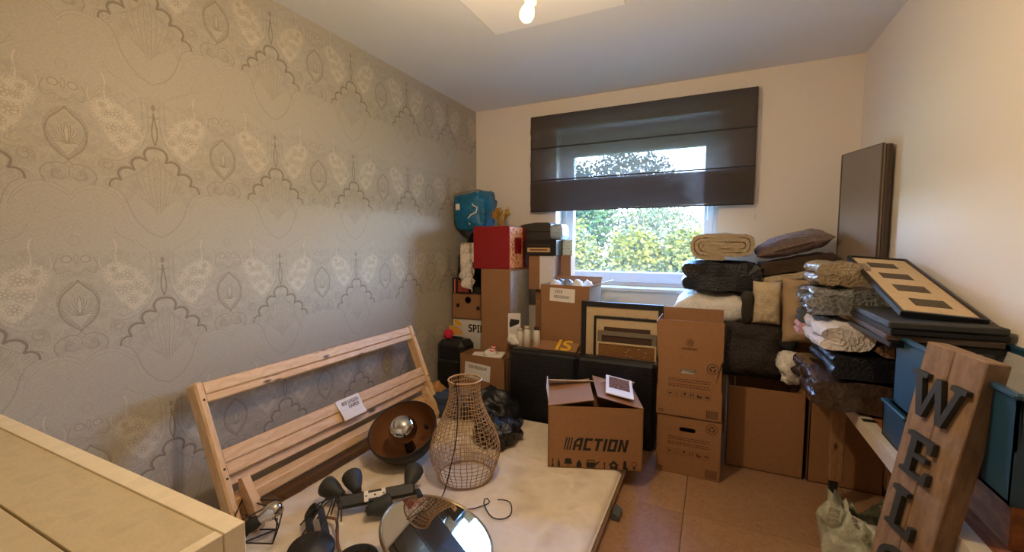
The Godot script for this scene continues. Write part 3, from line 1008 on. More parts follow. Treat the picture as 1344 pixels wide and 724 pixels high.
func build_garden():
	struct("ground", MB.new().box(Vector3(60, 0.2, 50), Vector3(-3, -0.5, -28.95)), M.lawn)
	var yg := [Color(0.068, 0.068, 0.007), Color(0.086, 0.079, 0.011), Color(0.040, 0.047, 0.005), Color(0.108, 0.101, 0.022)]
	var dg := [Color(0.025, 0.047, 0.014), Color(0.036, 0.058, 0.018), Color(0.022, 0.040, 0.013)]
	var pg := [Color(0.061, 0.068, 0.029), Color(0.086, 0.090, 0.047), Color(0.050, 0.058, 0.025)]
	var i := 0
	for a in [[-3.9, -9.2, 1.6, 2.2], [-2.75, -8.8, 1.6, 2.12], [-1.45, -9.0, 1.55, 2.0], [-0.4, -8.9, 1.6, 1.95], [0.8, -9.1, 1.7, 2.05]]:
		bush("hedge_shrub", ["sunlit yellow-green shrub at the wallpaper side of the garden hedge", "sunlit yellow-green shrub standing below the dark leafy tree", "sunlit yellow-green shrub in the middle of the garden hedge", "sunlit yellow-green shrub standing before the flat-roofed house", "sunlit yellow-green shrub ending the garden hedge behind the folded bedding"][i], "shrub", Vector3(a[0], -0.4, a[1]), Vector3(a[2] * 0.82, a[3], 1.2), 3600, 0.085, yg, 200 + i, 0.0, "hedge shrubs outside the window")
		i += 1
	bush("garden_tree", "dark green leafy tree rising behind the hedge", "tree", Vector3(-4.6, -0.4, -13.0), Vector3(3.4, 3.6, 2.6), 5200, 0.13, dg, 310, 0.6)
	bush("pale_shrub", "pale olive shrub behind the hedge beside the flat-roofed house", "shrub", Vector3(-1.4, -0.4, -12.4), Vector3(2.6, 2.75, 1.8), 3000, 0.09, pg, 320)
	bush("light_tree", "pale green tree far behind the hedge", "tree", Vector3(-3.6, -0.4, -19.0), Vector3(5.0, 4.6, 3.5), 4200, 0.16, pg, 330, 1.2)
	bush("small_tree", "small olive tree beyond the roof of the house", "tree", Vector3(0.6, -0.4, -34.0), Vector3(5.0, 3.4, 3.5), 3000, 0.2, pg, 340, 0.3)
	var bt := thing("bare_tree", "leafless tree with thin spreading branches outside the window", "tree", Vector3(0.6, -0.4, -14.5))
	var rg := RandomNumberGenerator.new()
	rg.seed = 8
	var mb := MB.new()
	mb.tube([Vector3(0, -0.1, 0), Vector3(0.06, 1.0, 0), Vector3(-0.05, 1.9, 0.05)], 0.10, 8)
	part(bt, "trunk", mb, M.bark)
	var br := MB.new()
	for k in 5:
		branchy(br, Vector3(-0.05, 1.6 + 0.08 * k, 0.05), Vector3([-0.8, 0.7, -0.3, 0.35, 0.0][k], [0.55, 0.6, 0.9, 0.85, 1.0][k], [0.1, -0.1, 0.2, -0.2, 0.0][k]).normalized(), 1.0, 0.035, 4, rg)
	part(bt, "branches", br, M.bark)
	var hs := thing("house", "low white flat-roofed house beyond the hedge", "house", Vector3(1.5, -0.4, -26.0))
	part(hs, "wall", MB.new().box(Vector3(8.5, 2.3, 5), Vector3(0, 1.15, 0)), M.plaster)
	part(hs, "roof", MB.new().box(Vector3(9.0, 0.3, 5.6), Vector3(0, 2.45, 0), 0.03), M.pvc)
	for x in [-2.6, 0.2]:
		var wd := part(hs, "window", MB.new().box(Vector3(1.3, 1.0, 0.06), Vector3(x, 1.4, 2.52)), M.slate)
		part(wd, "pane", MB.new().box(Vector3(1.14, 0.84, 0.02), Vector3(x, 1.4, 2.56)), M.glass)

func build_left_corner():
	# cream cabinet, its top seen from above
	var cx1 := -0.677
	var cz0 := -0.411
	var cz1 := 0.14
	var ct := 0.85
	var w := cx1 - (XL + 0.02)
	var d := cz1 - cz0
	var cb := thing("cabinet", "cream white cabinet with a rimmed recessed top, near the wallpapered wall", "cabinet", Vector3(cx1 - w / 2, 0, cz0 + d / 2))
	part(cb, "rear_board", MB.new().box(Vector3(w, ct, 0.034), Vector3(0, ct / 2, -d / 2 + 0.017), 0.0015), M.cabinet)
	for sx in [-1.0, 1.0]:
		part(cb, "side_board", MB.new().box(Vector3(0.02, ct - 0.001, d - 0.035), Vector3(sx * (w / 2 - 0.01), ct / 2, 0.0175), 0.0012), M.cabinet)
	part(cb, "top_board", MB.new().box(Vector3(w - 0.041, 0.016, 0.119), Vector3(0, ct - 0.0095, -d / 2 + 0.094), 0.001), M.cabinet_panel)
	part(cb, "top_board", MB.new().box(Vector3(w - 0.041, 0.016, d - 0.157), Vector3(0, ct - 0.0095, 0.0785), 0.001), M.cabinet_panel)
	part(cb, "front_board", MB.new().box(Vector3(w - 0.041, ct - 0.05, 0.018), Vector3(0, (ct - 0.05) / 2, d / 2 - 0.009), 0.001), M.cabinet)
	# pine sofa-bed back leaning on the wall
	var hb := thing("pine_bed_back", "pine bed back with knotty rails leaning against the patterned wallpaper", "bed frame", Vector3(-1.735, 0.116, -1.715))
	hb.rotation.z = 0.40
	var L := 1.43
	for sz in [-1.0, 1.0]:
		var mb := MB.new()
		mb.uvo = Vector2(0.3, 0.05 * sz)
		mb.box(Vector3(0.075, 0.64, 0.034), Vector3(0, 0.32, sz * (L / 2 - 0.017)), 0.008)
		var po := part(hb, "post", mb, M.pine)
		for y in [0.22, 0.26, 0.56]:
			part(po, "screw_plug", MB.new().at(Vector3(0.038, y, sz * (L / 2 - 0.02)), Vector3(0, 0, -PI / 2)).lathe([Vector2(0, 0), Vector2(0.005, 0), Vector2(0.005, 0.002), Vector2(0, 0.002)], 8), M.umber)
	var k := 0
	for a in [[0.607, 0.052, 0.018], [0.562, 0.033, 0.018], [0.308, 0.056, 0.012], [0.252, 0.050, 0.012]]:
		var mb := MB.new()
		mb.uvo = Vector2(0.37 * k, 0.1 + 0.09 * k)
		mb.box(Vector3(0.024, a[1], L - 0.068), Vector3(a[2], a[0], 0), 0.005)
		part(hb, "rail", mb, M.pine)
		k += 1
	# lower frame: a shaded rail, a flat seat rail on brackets
	var m2 := MB.new()
	m2.uvo = Vector2(0.8, 0.22)
	m2.box(Vector3(0.022, 0.040, L - 0.07), Vector3(-0.024, 0.201, 0), 0.004)
	part(hb, "lower_rail", m2, M.pine)
	var m3 := MB.new()
	m3.uvo = Vector2(1.3, 0.31)
	m3.at(Vector3(-0.028, 0.115, 0), Vector3(0, 0, -0.40)).box(Vector3(0.066, 0.052, L - 0.07), Vector3(), 0.005)
	part(hb, "seat_rail", m3, M.pine)
	for sz in [-1.0, 1.0]:
		var m4 := MB.new()
		m4.uvo = Vector2(0.1, 0.1)
		m4.at(Vector3(0, 0, sz * (L / 2 - 0.085)), Vector3(0, 0, -0.40)).prism(PackedVector2Array([Vector2(-0.05, -0.012), Vector2(0.05, -0.012), Vector2(0.062, 0.03), Vector2(0.03, 0.11), Vector2(-0.035, 0.20), Vector2(-0.06, 0.19)]), -0.017, 0.017)
		part(hb, "bracket", m4, M.pine)
	# taped note on the middle rail
	var nt := thing("paper_note", "white handwritten note taped to the middle pine rail", "note", Vector3(-1.735, 0.116, -1.715))
	nt.rotation.z = 0.40
	var pg := MB.new()
	var g := []
	for i in 7:
		var row := []
		for j in 7:
			row.append(Vector3(0.028 + 0.006 * sin(j * 0.8 + i * 0.5) * (1.0 - j / 6.0) + 0.012 * (1.0 - j / 6.0), 0.225 + 0.115 * j / 6.0, 0.075 - 0.165 * i / 6.0 + 0.012 * j / 6.0))
		g.append(row)
	pg.grid(g)
	part(nt, "paper", pg, M.paper)
	var tx := MB.new()
	write_on(tx, "BED LOGEER-", 0.026, Vector3(0.0345, 0.312, -0.005), false, 0.2, 0.2, Vector3(0, PI / 2, 0), 0.8)
	write_on(tx, "KAMER", 0.026, Vector3(0.038, 0.286, -0.018), false, 0.2, 0.2, Vector3(0, PI / 2, 0), 0.9)
	part(nt, "handwriting", tx, M.ink_grey)

func label_on(t: Node3D, called: String, at: Vector3, w: float, h: float, tilt: float, lines: Array):
	var l := part(t, called, MB.new().at(at, Vector3(0, 0, tilt)).box(Vector3(w, h, 0.0006)), M.paper)
	var tx := MB.new()
	for q in lines:
		tx.at(at, Vector3(0, 0, tilt))
		write_on(tx, q[0], q[1], Vector3(q[2], q[3], 0.0007), false, 0.3, 0.15, Vector3(), q[4])
	part(l, "handwriting", tx, M.ink_grey)

func build_back_boxes():
	# ---- left column: white game box, fruit box, small printed box, black bag, blue bag
	var sp := thing("game_carton", "white printed carton standing under the brown fruit box", "box", Vector3(-1.905, 0, -3.3))
	part(sp, "body", MB.new().box(Vector3(0.29, 0.655, 0.38), Vector3(0, 0.3275, 0), 0.003), M.card_white)
	var tx := MB.new()
	write_on(tx, "SPIL", 0.085, Vector3(0.085, 0.575, 0.1905), false, 1.2, 0.0, Vector3(), 0.9)
	part(sp, "print", tx, M.ink)
	var fan := MB.new()
	var pl := PackedVector2Array([Vector2(-0.13, 0.60)])
	for k in 8:
		pl.append(Vector2(-0.13 + 0.085 * cos(PI * 0.5 - k * 0.18), 0.56 + 0.085 * sin(PI * 0.5 - k * 0.18)))
	fan.at(Vector3(0, 0, 0)).prism(pl, 0.1902, 0.1908)
	part(sp, "print_fan", fan, M.yellow)
	var fr := thing("fruit_box", "brown cardboard fruit box with round hand holes beside the tall carton", "box", Vector3(-1.905, 0.656, -3.3))
	part(fr, "body", carton(0.29, 0.21, 0.40, [0.015, 0.165, 0.062, 0.06]), M.card)
	part(fr, "lid", MB.new().box(Vector3(0.294, 0.006, 0.404), Vector3(0, 0.213, 0)), M.card)
	for q in [[-0.085, 0.115], [0.115, 0.10]]:
		part(fr, "dark_hole_disc", MB.new().at(Vector3(q[0], q[1], 0.1995), Vector3(PI / 2, 0, 0)).lathe([Vector2(0, 0), Vector2(0.018, 0), Vector2(0.018, 0.001), Vector2(0, 0.001)], 14), M.rubber)  # black disc on the face, painting the darkness inside a vent hole
	var pb := thing("printed_box", "small dark box with a pink picture lying on the fruit box", "box", Vector3(-1.96, 0.873, -3.18))
	part(pb, "body", MB.new().box(Vector3(0.17, 0.135, 0.16), Vector3(0, 0.0675, 0), 0.002), mat(c8(38, 28, 34), 0.5))
	part(pb, "picture", MB.new().box(Vector3(0.10, 0.10, 0.001), Vector3(0.025, 0.066, 0.0805)), mat(c8(206, 120, 104), 0.6, ntex("pic", 51, 0.03, 3, [c8(40, 20, 30), c8(255, 220, 200), c8(250, 160, 150), c8(60, 30, 40)]), Vector3(9, 9, 9)))
	part(pb, "stripe", MB.new().box(Vector3(0.012, 0.12, 0.001), Vector3(-0.06, 0.066, 0.0805)), mat(c8(220, 110, 60), 0.6))
	single("dark_tin", "flat dark green case lying beside the small printed box", "case", MB.new().box(Vector3(0.10, 0.055, 0.22), Vector3(0, 0.0275, 0), 0.008), mat(c8(44, 42, 36), 0.5), Vector3(-1.815, 0.873, -3.26))
	var bb := blob(Vector3(0.17, 0.50, 0.24), 141, 0.03, 6.0, 0.8)
	var bk := thing("black_bag", "limp black cloth bag standing below the blue plastic bag", "bag", Vector3(-1.955, 0.90, -3.38))
	part(bk, "body", bb, M.black_cloth)
	part(bk, "strap", MB.new().tube([Vector3(-0.03, 0.42, 0.11), Vector3(-0.05, 0.25, 0.14), Vector3(-0.04, 0.08, 0.135)], 0.008, 6), M.black_nylon)
	# white printed cloth
	var wc := MB.new()
	var g := []
	var ns := noise(66, 6.0, 2)
	for i in 10:
		var row := []
		for j in 14:
			var u := i / 9.0
			var v := j / 13.0
			row.append(Vector3(-0.075 + 0.13 * u - 0.015 * (1.0 - v) + 0.02 * ns.get_noise_2d(u, v), 0.36 * v - 0.05 * u * (1.0 - v), 0.028 * sin(u * 7.0 + v * 2.0) + 0.03 * ns.get_noise_2d(u * 2.0, v)))
		g.append(row)
	wc.grid(g)
	single("printed_cloth", "white cloth with a grey print hanging beside the red gift box", "cloth", wc, mat(c8(214, 204, 192), 0.85, ntex("clothp", 53, 0.02, 3, [c8(120, 110, 105), c8(255, 255, 255), c8(255, 255, 255), c8(225, 215, 210)]), Vector3(5, 5, 5)), Vector3(-1.82, 0.95, -3.03))
	# blue plastic bag
	var bl := thing("blue_plastic_bag", "crumpled bright blue plastic bag resting high against the wallpaper", "bag", Vector3(-1.905, 1.415, -3.26))
	var bm := blob(Vector3(0.30, 0.32, 0.26), 151, 0.034, 9.0, 0.34, 44)
	part(bl, "body", bm, M.blue_bag)
	var wh := MB.new()
	wh.tube([Vector3(0.10, 0.29, 0.13), Vector3(0.05, 0.25, 0.142), Vector3(0.06, 0.21, 0.143), Vector3(0.10, 0.19, 0.14), Vector3(0.09, 0.15, 0.142), Vector3(0.04, 0.13, 0.143), Vector3(0.0, 0.09, 0.142), Vector3(0.03, 0.05, 0.14)], 0.006, 5)
	part(bl, "white_print", wh, M.paper)
	var ed := MB.new()
	ed.at(Vector3(-0.02, 0.318, 0.02), Vector3(0, 0, 0.12)).box(Vector3(0.25, 0.03, 0.2), Vector3(), 0.01)
	part(bl, "rolled_edge", ed, M.plastic_wrap)
	part(bl, "label", MB.new().at(Vector3(-0.085, 0.20, 0.150), Vector3(0, -0.1, 0.05)).box(Vector3(0.035, 0.05, 0.012)), M.paper)
	# ---- tall carton with the red gift box
	var tb := thing("tall_carton", "tall narrow brown carton carrying the red gift box", "box", Vector3(-1.575, 0, -3.195))
	part(tb, "body", MB.new().box(Vector3(0.26, 1.10, 0.385), Vector3(0, 0.55, 0), 0.003), M.card)
	part(tb, "side_film", MB.new().box(Vector3(0.002, 0.97, 0.36), Vector3(0.1315, 0.60, 0)), mat(c8(190, 186, 180), 0.3, T.mott, Vector3(3, 3, 3), T.crk, 0.6), "silvery wrinkled film on the side")
	part(tb, "tape", MB.new().box(Vector3(0.05, 1.0, 0.001), Vector3(0.07, 0.58, 0.193)), M.card)
	var rb := thing("red_gift_box", "shiny red foil gift box with a picture panel on top of the tall carton", "box", Vector3(-1.61, 1.101, -3.162))
	part(rb, "body", MB.new().box(Vector3(0.325, 0.34, 0.33), Vector3(0, 0.17, 0), 0.004), M.red_foil)
	var pn := part(rb, "picture_panel", MB.new().box(Vector3(0.001, 0.325, 0.24), Vector3(0.163, 0.17, 0.03)), mat(c8(236, 200, 150), 0.35, ntex("giftpic", 55, 0.022, 3, [c8(190, 30, 40), c8(255, 240, 200), c8(255, 230, 190), c8(200, 60, 50), c8(255, 245, 220)]), Vector3(5, 5, 5)))
	part(pn, "red_window", MB.new().box(Vector3(0.001, 0.13, 0.13), Vector3(0.1642, 0.185, 0.0)), M.red_foil)
	# gold ornament
	var go := MB.new()
	rng.seed = 21
	for k in 26:
		var a := rng.randf() * TAU
		var tilt := rng.randf_range(0.1, 0.75)
		var dd := Vector3(cos(a) * tilt, 1.0, sin(a) * tilt).normalized()
		var p0 := Vector3(0, 0.0, 0)
		var l := rng.randf_range(0.11, 0.19)
		go.at(p0, Vector3()).tube([p0, dd * l * 0.5 + Vector3(0, 0.01, 0), dd * l], 0.0035, 4)
		go.at(dd * l * 0.85, Vector3(rng.randf() * 3, rng.randf() * 3, 0)).box(Vector3(0.03, 0.05, 0.003), Vector3(), 0.001)
	single("gold_ornament", "spiky gold paper ornament on the red gift box", "ornament", go, M.gold, Vector3(-1.63, 1.442, -3.23))
	# ---- stack by the window
	var s1 := thing("brown_carton", "brown carton at the foot of the stack left of the window", "box", Vector3(-1.20, 0.0, -3.418))
	part(s1, "body", MB.new().box(Vector3(0.30, 0.925, 0.235), Vector3(0, 0.4625, 0), 0.003), M.card)
	var s2 := thing("white_sided_carton", "brown carton with a white side below the black books by the window", "box", Vector3(-1.275, 0.926, -3.36))
	part(s2, "body", MB.new().box(Vector3(0.22, 0.28, 0.24), Vector3(0, 0.14, 0), 0.003), M.card)
	part(s2, "white_side", MB.new().box(Vector3(0.12, 0.275, 0.001), Vector3(0.048, 0.14, 0.1205)), M.card_white)
	var bo := thing("black_album", "black album with a tan title band lying on the white-sided carton", "book", Vector3(-1.28, 1.207, -3.34))
	part(bo, "cover", MB.new().box(Vector3(0.28, 0.125, 0.24), Vector3(0, 0.0625, 0), 0.003), M.black_satin)
	var bandp := MB.new()
	bandp.box(Vector3(0.20, 0.036, 0.0012), Vector3(-0.01, 0.045, 0.1203))
	part(bo, "title_band", bandp, mat(c8(198, 160, 110), 0.6))
	part(bo, "title_line", MB.new().box(Vector3(0.15, 0.010, 0.001), Vector3(-0.01, 0.045, 0.1212)), M.ink_brown)
	part(bo, "gold_line", MB.new().box(Vector3(0.2, 0.006, 0.001), Vector3(-0.01, 0.085, 0.1202)), M.ink_brown)
	single("pale_box", "small pale green printed packet beside the black album at the window", "packet", MB.new().box(Vector3(0.085, 0.125, 0.05), Vector3(0, 0.0625, 0), 0.002), mat(c8(206, 216, 190), 0.5, T.clothp, Vector3(7, 7, 7)), Vector3(-1.095, 1.207, -3.40))
	single("small_shelf_box", "narrow brown carton under the pale green packet", "box", MB.new().box(Vector3(0.09, 0.28, 0.12), Vector3(0, 0.14, 0), 0.002), M.card, Vector3(-1.105, 0.926, -3.42))
	var cs := thing("grey_case", "dark grey rounded case behind the red gift box, a clear bag at its end", "case", Vector3(-1.345, 1.333, -3.435))
	var cp := PackedVector2Array()
	for q in [[-0.22, 0.0], [-0.22, 0.09], [-0.14, 0.13], [-0.02, 0.147], [0.09, 0.146], [0.115, 0.13], [0.12, 0.0]]:
		cp.append(Vector2(q[0], q[1]))
	part(cs, "shell", MB.new().prism(cp, -0.10, 0.10), mat(c8(56, 52, 48), 0.5, T.mott, Vector3(4, 4, 4)))
	part(cs, "zip", MB.new().box(Vector3(0.33, 0.008, 0.002), Vector3(-0.05, 0.07, 0.101)), M.rubber)
	single("clear_plastic_bag", "small crumpled clear plastic bag at the end of the grey case", "bag", blob(Vector3(0.11, 0.125, 0.2), 163, 0.012, 12.0, 0.4), mat(c8(176, 194, 206), 0.2, T.wrap, Vector3(6, 6, 6), T.wrap, 0.8), Vector3(-1.165, 1.333, -3.37))
	# ---- suitcase with a toy on it
	var su := thing("suitcase", "black fabric suitcase standing upright against the wallpaper", "suitcase", Vector3(-1.922, 0.0, -2.955))
	part(su, "shell", MB.new().box(Vector3(0.258, 0.48, 0.21), Vector3(0, 0.27, 0), 0.035), M.black_nylon)
	part(su, "front_pocket", MB.new().box(Vector3(0.20, 0.30, 0.03), Vector3(0, 0.21, 0.105), 0.012), M.black_nylon)
	part(su, "zip", MB.new().box(Vector3(0.20, 0.006, 0.004), Vector3(0, 0.33, 0.120)), M.lamp_grey)
	part(su, "handle", MB.new().tube([Vector3(-0.07, 0.49, 0), Vector3(-0.065, 0.525, 0), Vector3(0.065, 0.525, 0), Vector3(0.07, 0.49, 0)], 0.011, 8), M.black_nylon)
	for sx in [-1.0, 1.0]:
		part(su, "wheel", MB.new().at(Vector3(sx * 0.11, 0.025, 0.07), Vector3(0, 0, PI / 2)).lathe([Vector2(0, -0.012), Vector2(0.025, -0.012), Vector2(0.025, 0.012), Vector2(0, 0.012)], 14), M.rubber)
	var ty := thing("pink_toy", "small pink and red soft toy with a yellow fan on the suitcase", "toy", Vector3(-1.975, 0.512, -2.93))
	part(ty, "body", blob(Vector3(0.075, 0.085, 0.06), 171, 0.012, 20.0, 0.9, 18), mat(c8(200, 34, 66), 0.8))
	var fn := MB.new()
	var fp := PackedVector2Array([Vector2(0, 0)])
	for k in 9:
		fp.append(Vector2(0.105 * cos(0.15 + k * 0.22), 0.08 * sin(0.15 + k * 0.22)))
	fn.prism(fp, -0.003, 0.003)
	var fo := part(ty, "fan", fn, mat(c8(206, 150, 60), 0.6))
	fo.position = Vector3(0.015, 0.03, -0.03)
	# ---- open carton with soft things in it
	var oc := thing("open_carton", "open brown carton with a taped paper label, in front of the tall carton", "box", Vector3(-1.587, 0, -2.895))
	part(oc, "body", carton(0.40, 0.44, 0.19), M.card)
	label_on(oc, "paper_label", Vector3(-0.04, 0.315, 0.0956), 0.225, 0.125, -0.08, [["ZEER BREEKBAAR", 0.034, 0.0, 0.03, 0.62], ["~~~ ~~~~", 0.02, -0.04, -0.03, 0.9]])
	part(oc, "flap", slab(MB.new(), Vector3(0.2, 0.44, 0.09), Vector3(0.2, 0.44, -0.09), Vector3(-0.5, -0.5, 0), 0.10, 0.004), M.card)
	var pw := MB.new()
	pw.at(Vector3(0.0, 0.415, 0.0), Vector3(0.1, 0.2, 0.06)).box(Vector3(0.26, 0.02, 0.12), Vector3(), 0.004)
	single("paper_sheets", "sheaf of white paper sticking out of the open carton", "paper", pw, M.paper, Vector3(-1.587, 0.01, -2.895))
	var st := thing("striped_toy", "small soft toy with a red striped cap in the open carton", "toy", Vector3(-1.56, 0.40, -2.90))
	part(st, "body", blob(Vector3(0.12, 0.07, 0.09), 173, 0.015, 14.0, 0.9, 18), M.white_cloth)
	for k in 5:
		part(st, "cap_stripe", MB.new().at(Vector3(0.01 + k * 0.004, 0.066 + k * 0.009, 0)).lathe([Vector2(0, 0), Vector2(0.034 - k * 0.005, 0), Vector2(0.032 - k * 0.005, 0.0095), Vector2(0, 0.0095)], 14), [mat(c8(206, 44, 34), 0.8), M.white_cloth][k % 2])
	single("crumpled_cloth", "crumpled white cloth at the corner between open carton and black folding mattress", "cloth", blob(Vector3(0.085, 0.085, 0.09), 177, 0.03, 15.0, 0.9, 26), M.white_cloth, Vector3(-1.37, 0.525, -2.92))
	# ---- low carton with yellow print, bottles and the carton with a label
	var lc := thing("low_carton", "low brown carton with big yellow lettering behind the black folding mattress", "box", Vector3(-1.09, 0, -3.03))
	part(lc, "body", MB.new().box(Vector3(0.48, 0.52, 0.40), Vector3(0, 0.26, 0), 0.003), M.card)
	part(lc, "flap", slab(MB.new(), Vector3(-0.1, 0.521, 0.196), Vector3(0.23, 0.521, 0.196), Vector3(0, 0.42, -0.9), 0.135, 0.004), M.card)
	var yl := MB.new()
	yl.at(Vector3(0.12, 0.562, 0.118), Vector3(-PI / 2 + 0.436, 0, 0))
	write_on(yl, "iS", 0.15, Vector3(), false, 1.0)
	part(lc, "print", yl, M.yellow)
	var k2 := 0
	for q in [[-1.31, -2.90, 0.145], [-1.253, -2.90, 0.165], [-1.175, -2.90, 0.165]]:
		var bt := thing("white_bottle", ["slim white bottle standing next to the crumpled cloth", "slim white bottle standing in the middle of the three", "slim white bottle with a dark cap standing nearest the labelled carton"][k2], "bottle", Vector3(q[0], 0.521, q[1]), 0.0, "white bottles on the low carton")
		var r := 0.026
		part(bt, "body", MB.new().lathe([Vector2(0, 0), Vector2(r, 0.002), Vector2(r, q[2] * 0.78), Vector2(r * 0.7, q[2] * 0.86), Vector2(0, q[2] * 0.86)], 16), mat(c8(214, 206, 190), 0.4))
		part(bt, "cap", MB.new().lathe([Vector2(0, q[2] * 0.86), Vector2(r * 0.72, q[2] * 0.86), Vector2(r * 0.72, q[2]), Vector2(0, q[2])], 14), M.umber if k2 == 2 else mat(c8(196, 186, 166), 0.5))
		k2 += 1
	var wb := thing("white_picture_box", "flat white box with a black picture leaning on the tall carton", "box", Vector3(-1.405, 0.525, -3.0))
	part(wb, "body", MB.new().at(Vector3(), Vector3(0, 0.5, 0)).box(Vector3(0.10, 0.23, 0.02), Vector3(0, 0.115, 0), 0.002), M.card_white)
	part(wb, "picture", MB.new().at(Vector3(), Vector3(0, 0.5, 0)).prism(PackedVector2Array([Vector2(-0.035, 0.12), Vector2(0.035, 0.15), Vector2(0.04, 0.18), Vector2(-0.03, 0.19), Vector2(-0.04, 0.15)]), 0.0101, 0.0107), M.ink)
	var lb := thing("labelled_carton", "open brown carton with a handwritten fragile label under the window", "box", Vector3(-0.985, 0.521, -3.135), -0.07)
	part(lb, "body", carton(0.385, 0.475, 0.28), M.card)
	label_on(lb, "paper_label", Vector3(-0.015, 0.40, 0.1408), 0.20, 0.10, -0.03, [["ZEER", 0.032, -0.03, 0.022, 0.9], ["BREEKBAAR !", 0.03, 0.0, -0.016, 0.75]])
	part(lb, "flap", slab(MB.new(), Vector3(0.192, 0.475, 0.14), Vector3(0.192, 0.475, -0.14), Vector3(0.75, 0.25, 0), 0.10, 0.005), M.card_white)
	part(lb, "flap", slab(MB.new(), Vector3(-0.19, 0.475, -0.139), Vector3(0.19, 0.475, -0.139), Vector3(0, 0.6, -0.5), 0.06, 0.005), M.card)
	k2 = 0
	for q in [[-0.11, 0.05, 0.10], [-0.02, 0.03, 0.11], [0.07, 0.04, 0.10], [0.13, -0.04, 0.09], [-0.10, -0.06, 0.10]]:
		single("wrapped_glass", ["glass wrapped in grey paper at the corner of the labelled carton", "glass wrapped in white paper in the middle of the labelled carton", "glass wrapped in pale blue paper beside the carton's open flap", "glass wrapped in crumpled paper near the carton's white flap", "glass wrapped in grey paper at the rear of the labelled carton"][k2], "wrapped glass", blob(Vector3(q[2] * 0.8, 0.12, 0.085), 180 + k2, 0.016, 14.0, 0.9, 20), [M.paper, M.plastic_wrap, M.white_cloth, M.paper, M.plastic_wrap][k2], Vector3(-0.985 + q[0], 0.90, -3.135 + q[1]), 0.0, "wrapped glasses in the labelled carton")
		k2 += 1

func frame_thing(called: String, label: String, pos: Vector3, w: float, h: float, bar: float, dep: float, tilt: float, yaw: float, mf: Material, mp: Material, mat_in: Material = null, inset := 0.0) -> Node3D:
	var t := thing(called, label, "picture frame", pos, yaw)
	t.rotation.x = tilt
	var mb := MB.new()
	for sx in [-1.0, 1.0]:
		mb.box(Vector3(bar, h, dep), Vector3(sx * (w - bar) / 2, h / 2, 0), 0.002)
	for y in [bar / 2, h - bar / 2]:
		mb.box(Vector3(w - 2 * bar, bar, dep), Vector3(0, y, 0), 0.002)
	part(t, "frame", mb, mf)
	if mat_in:
		part(t, "mount", MB.new().box(Vector3(w - 2 * bar, h - 2 * bar, 0.003), Vector3(0, h / 2, 0)), mat_in)
		part(t, "picture", MB.new().box(Vector3(w - 2 * bar - 2 * inset, h - 2 * bar - 2 * inset, 0.002), Vector3(0, h / 2, 0.003)), mp)
	else:
		part(t, "picture", MB.new().box(Vector3(w - 2 * bar, h - 2 * bar, 0.003), Vector3(0, h / 2, 0)), mp)
	return t

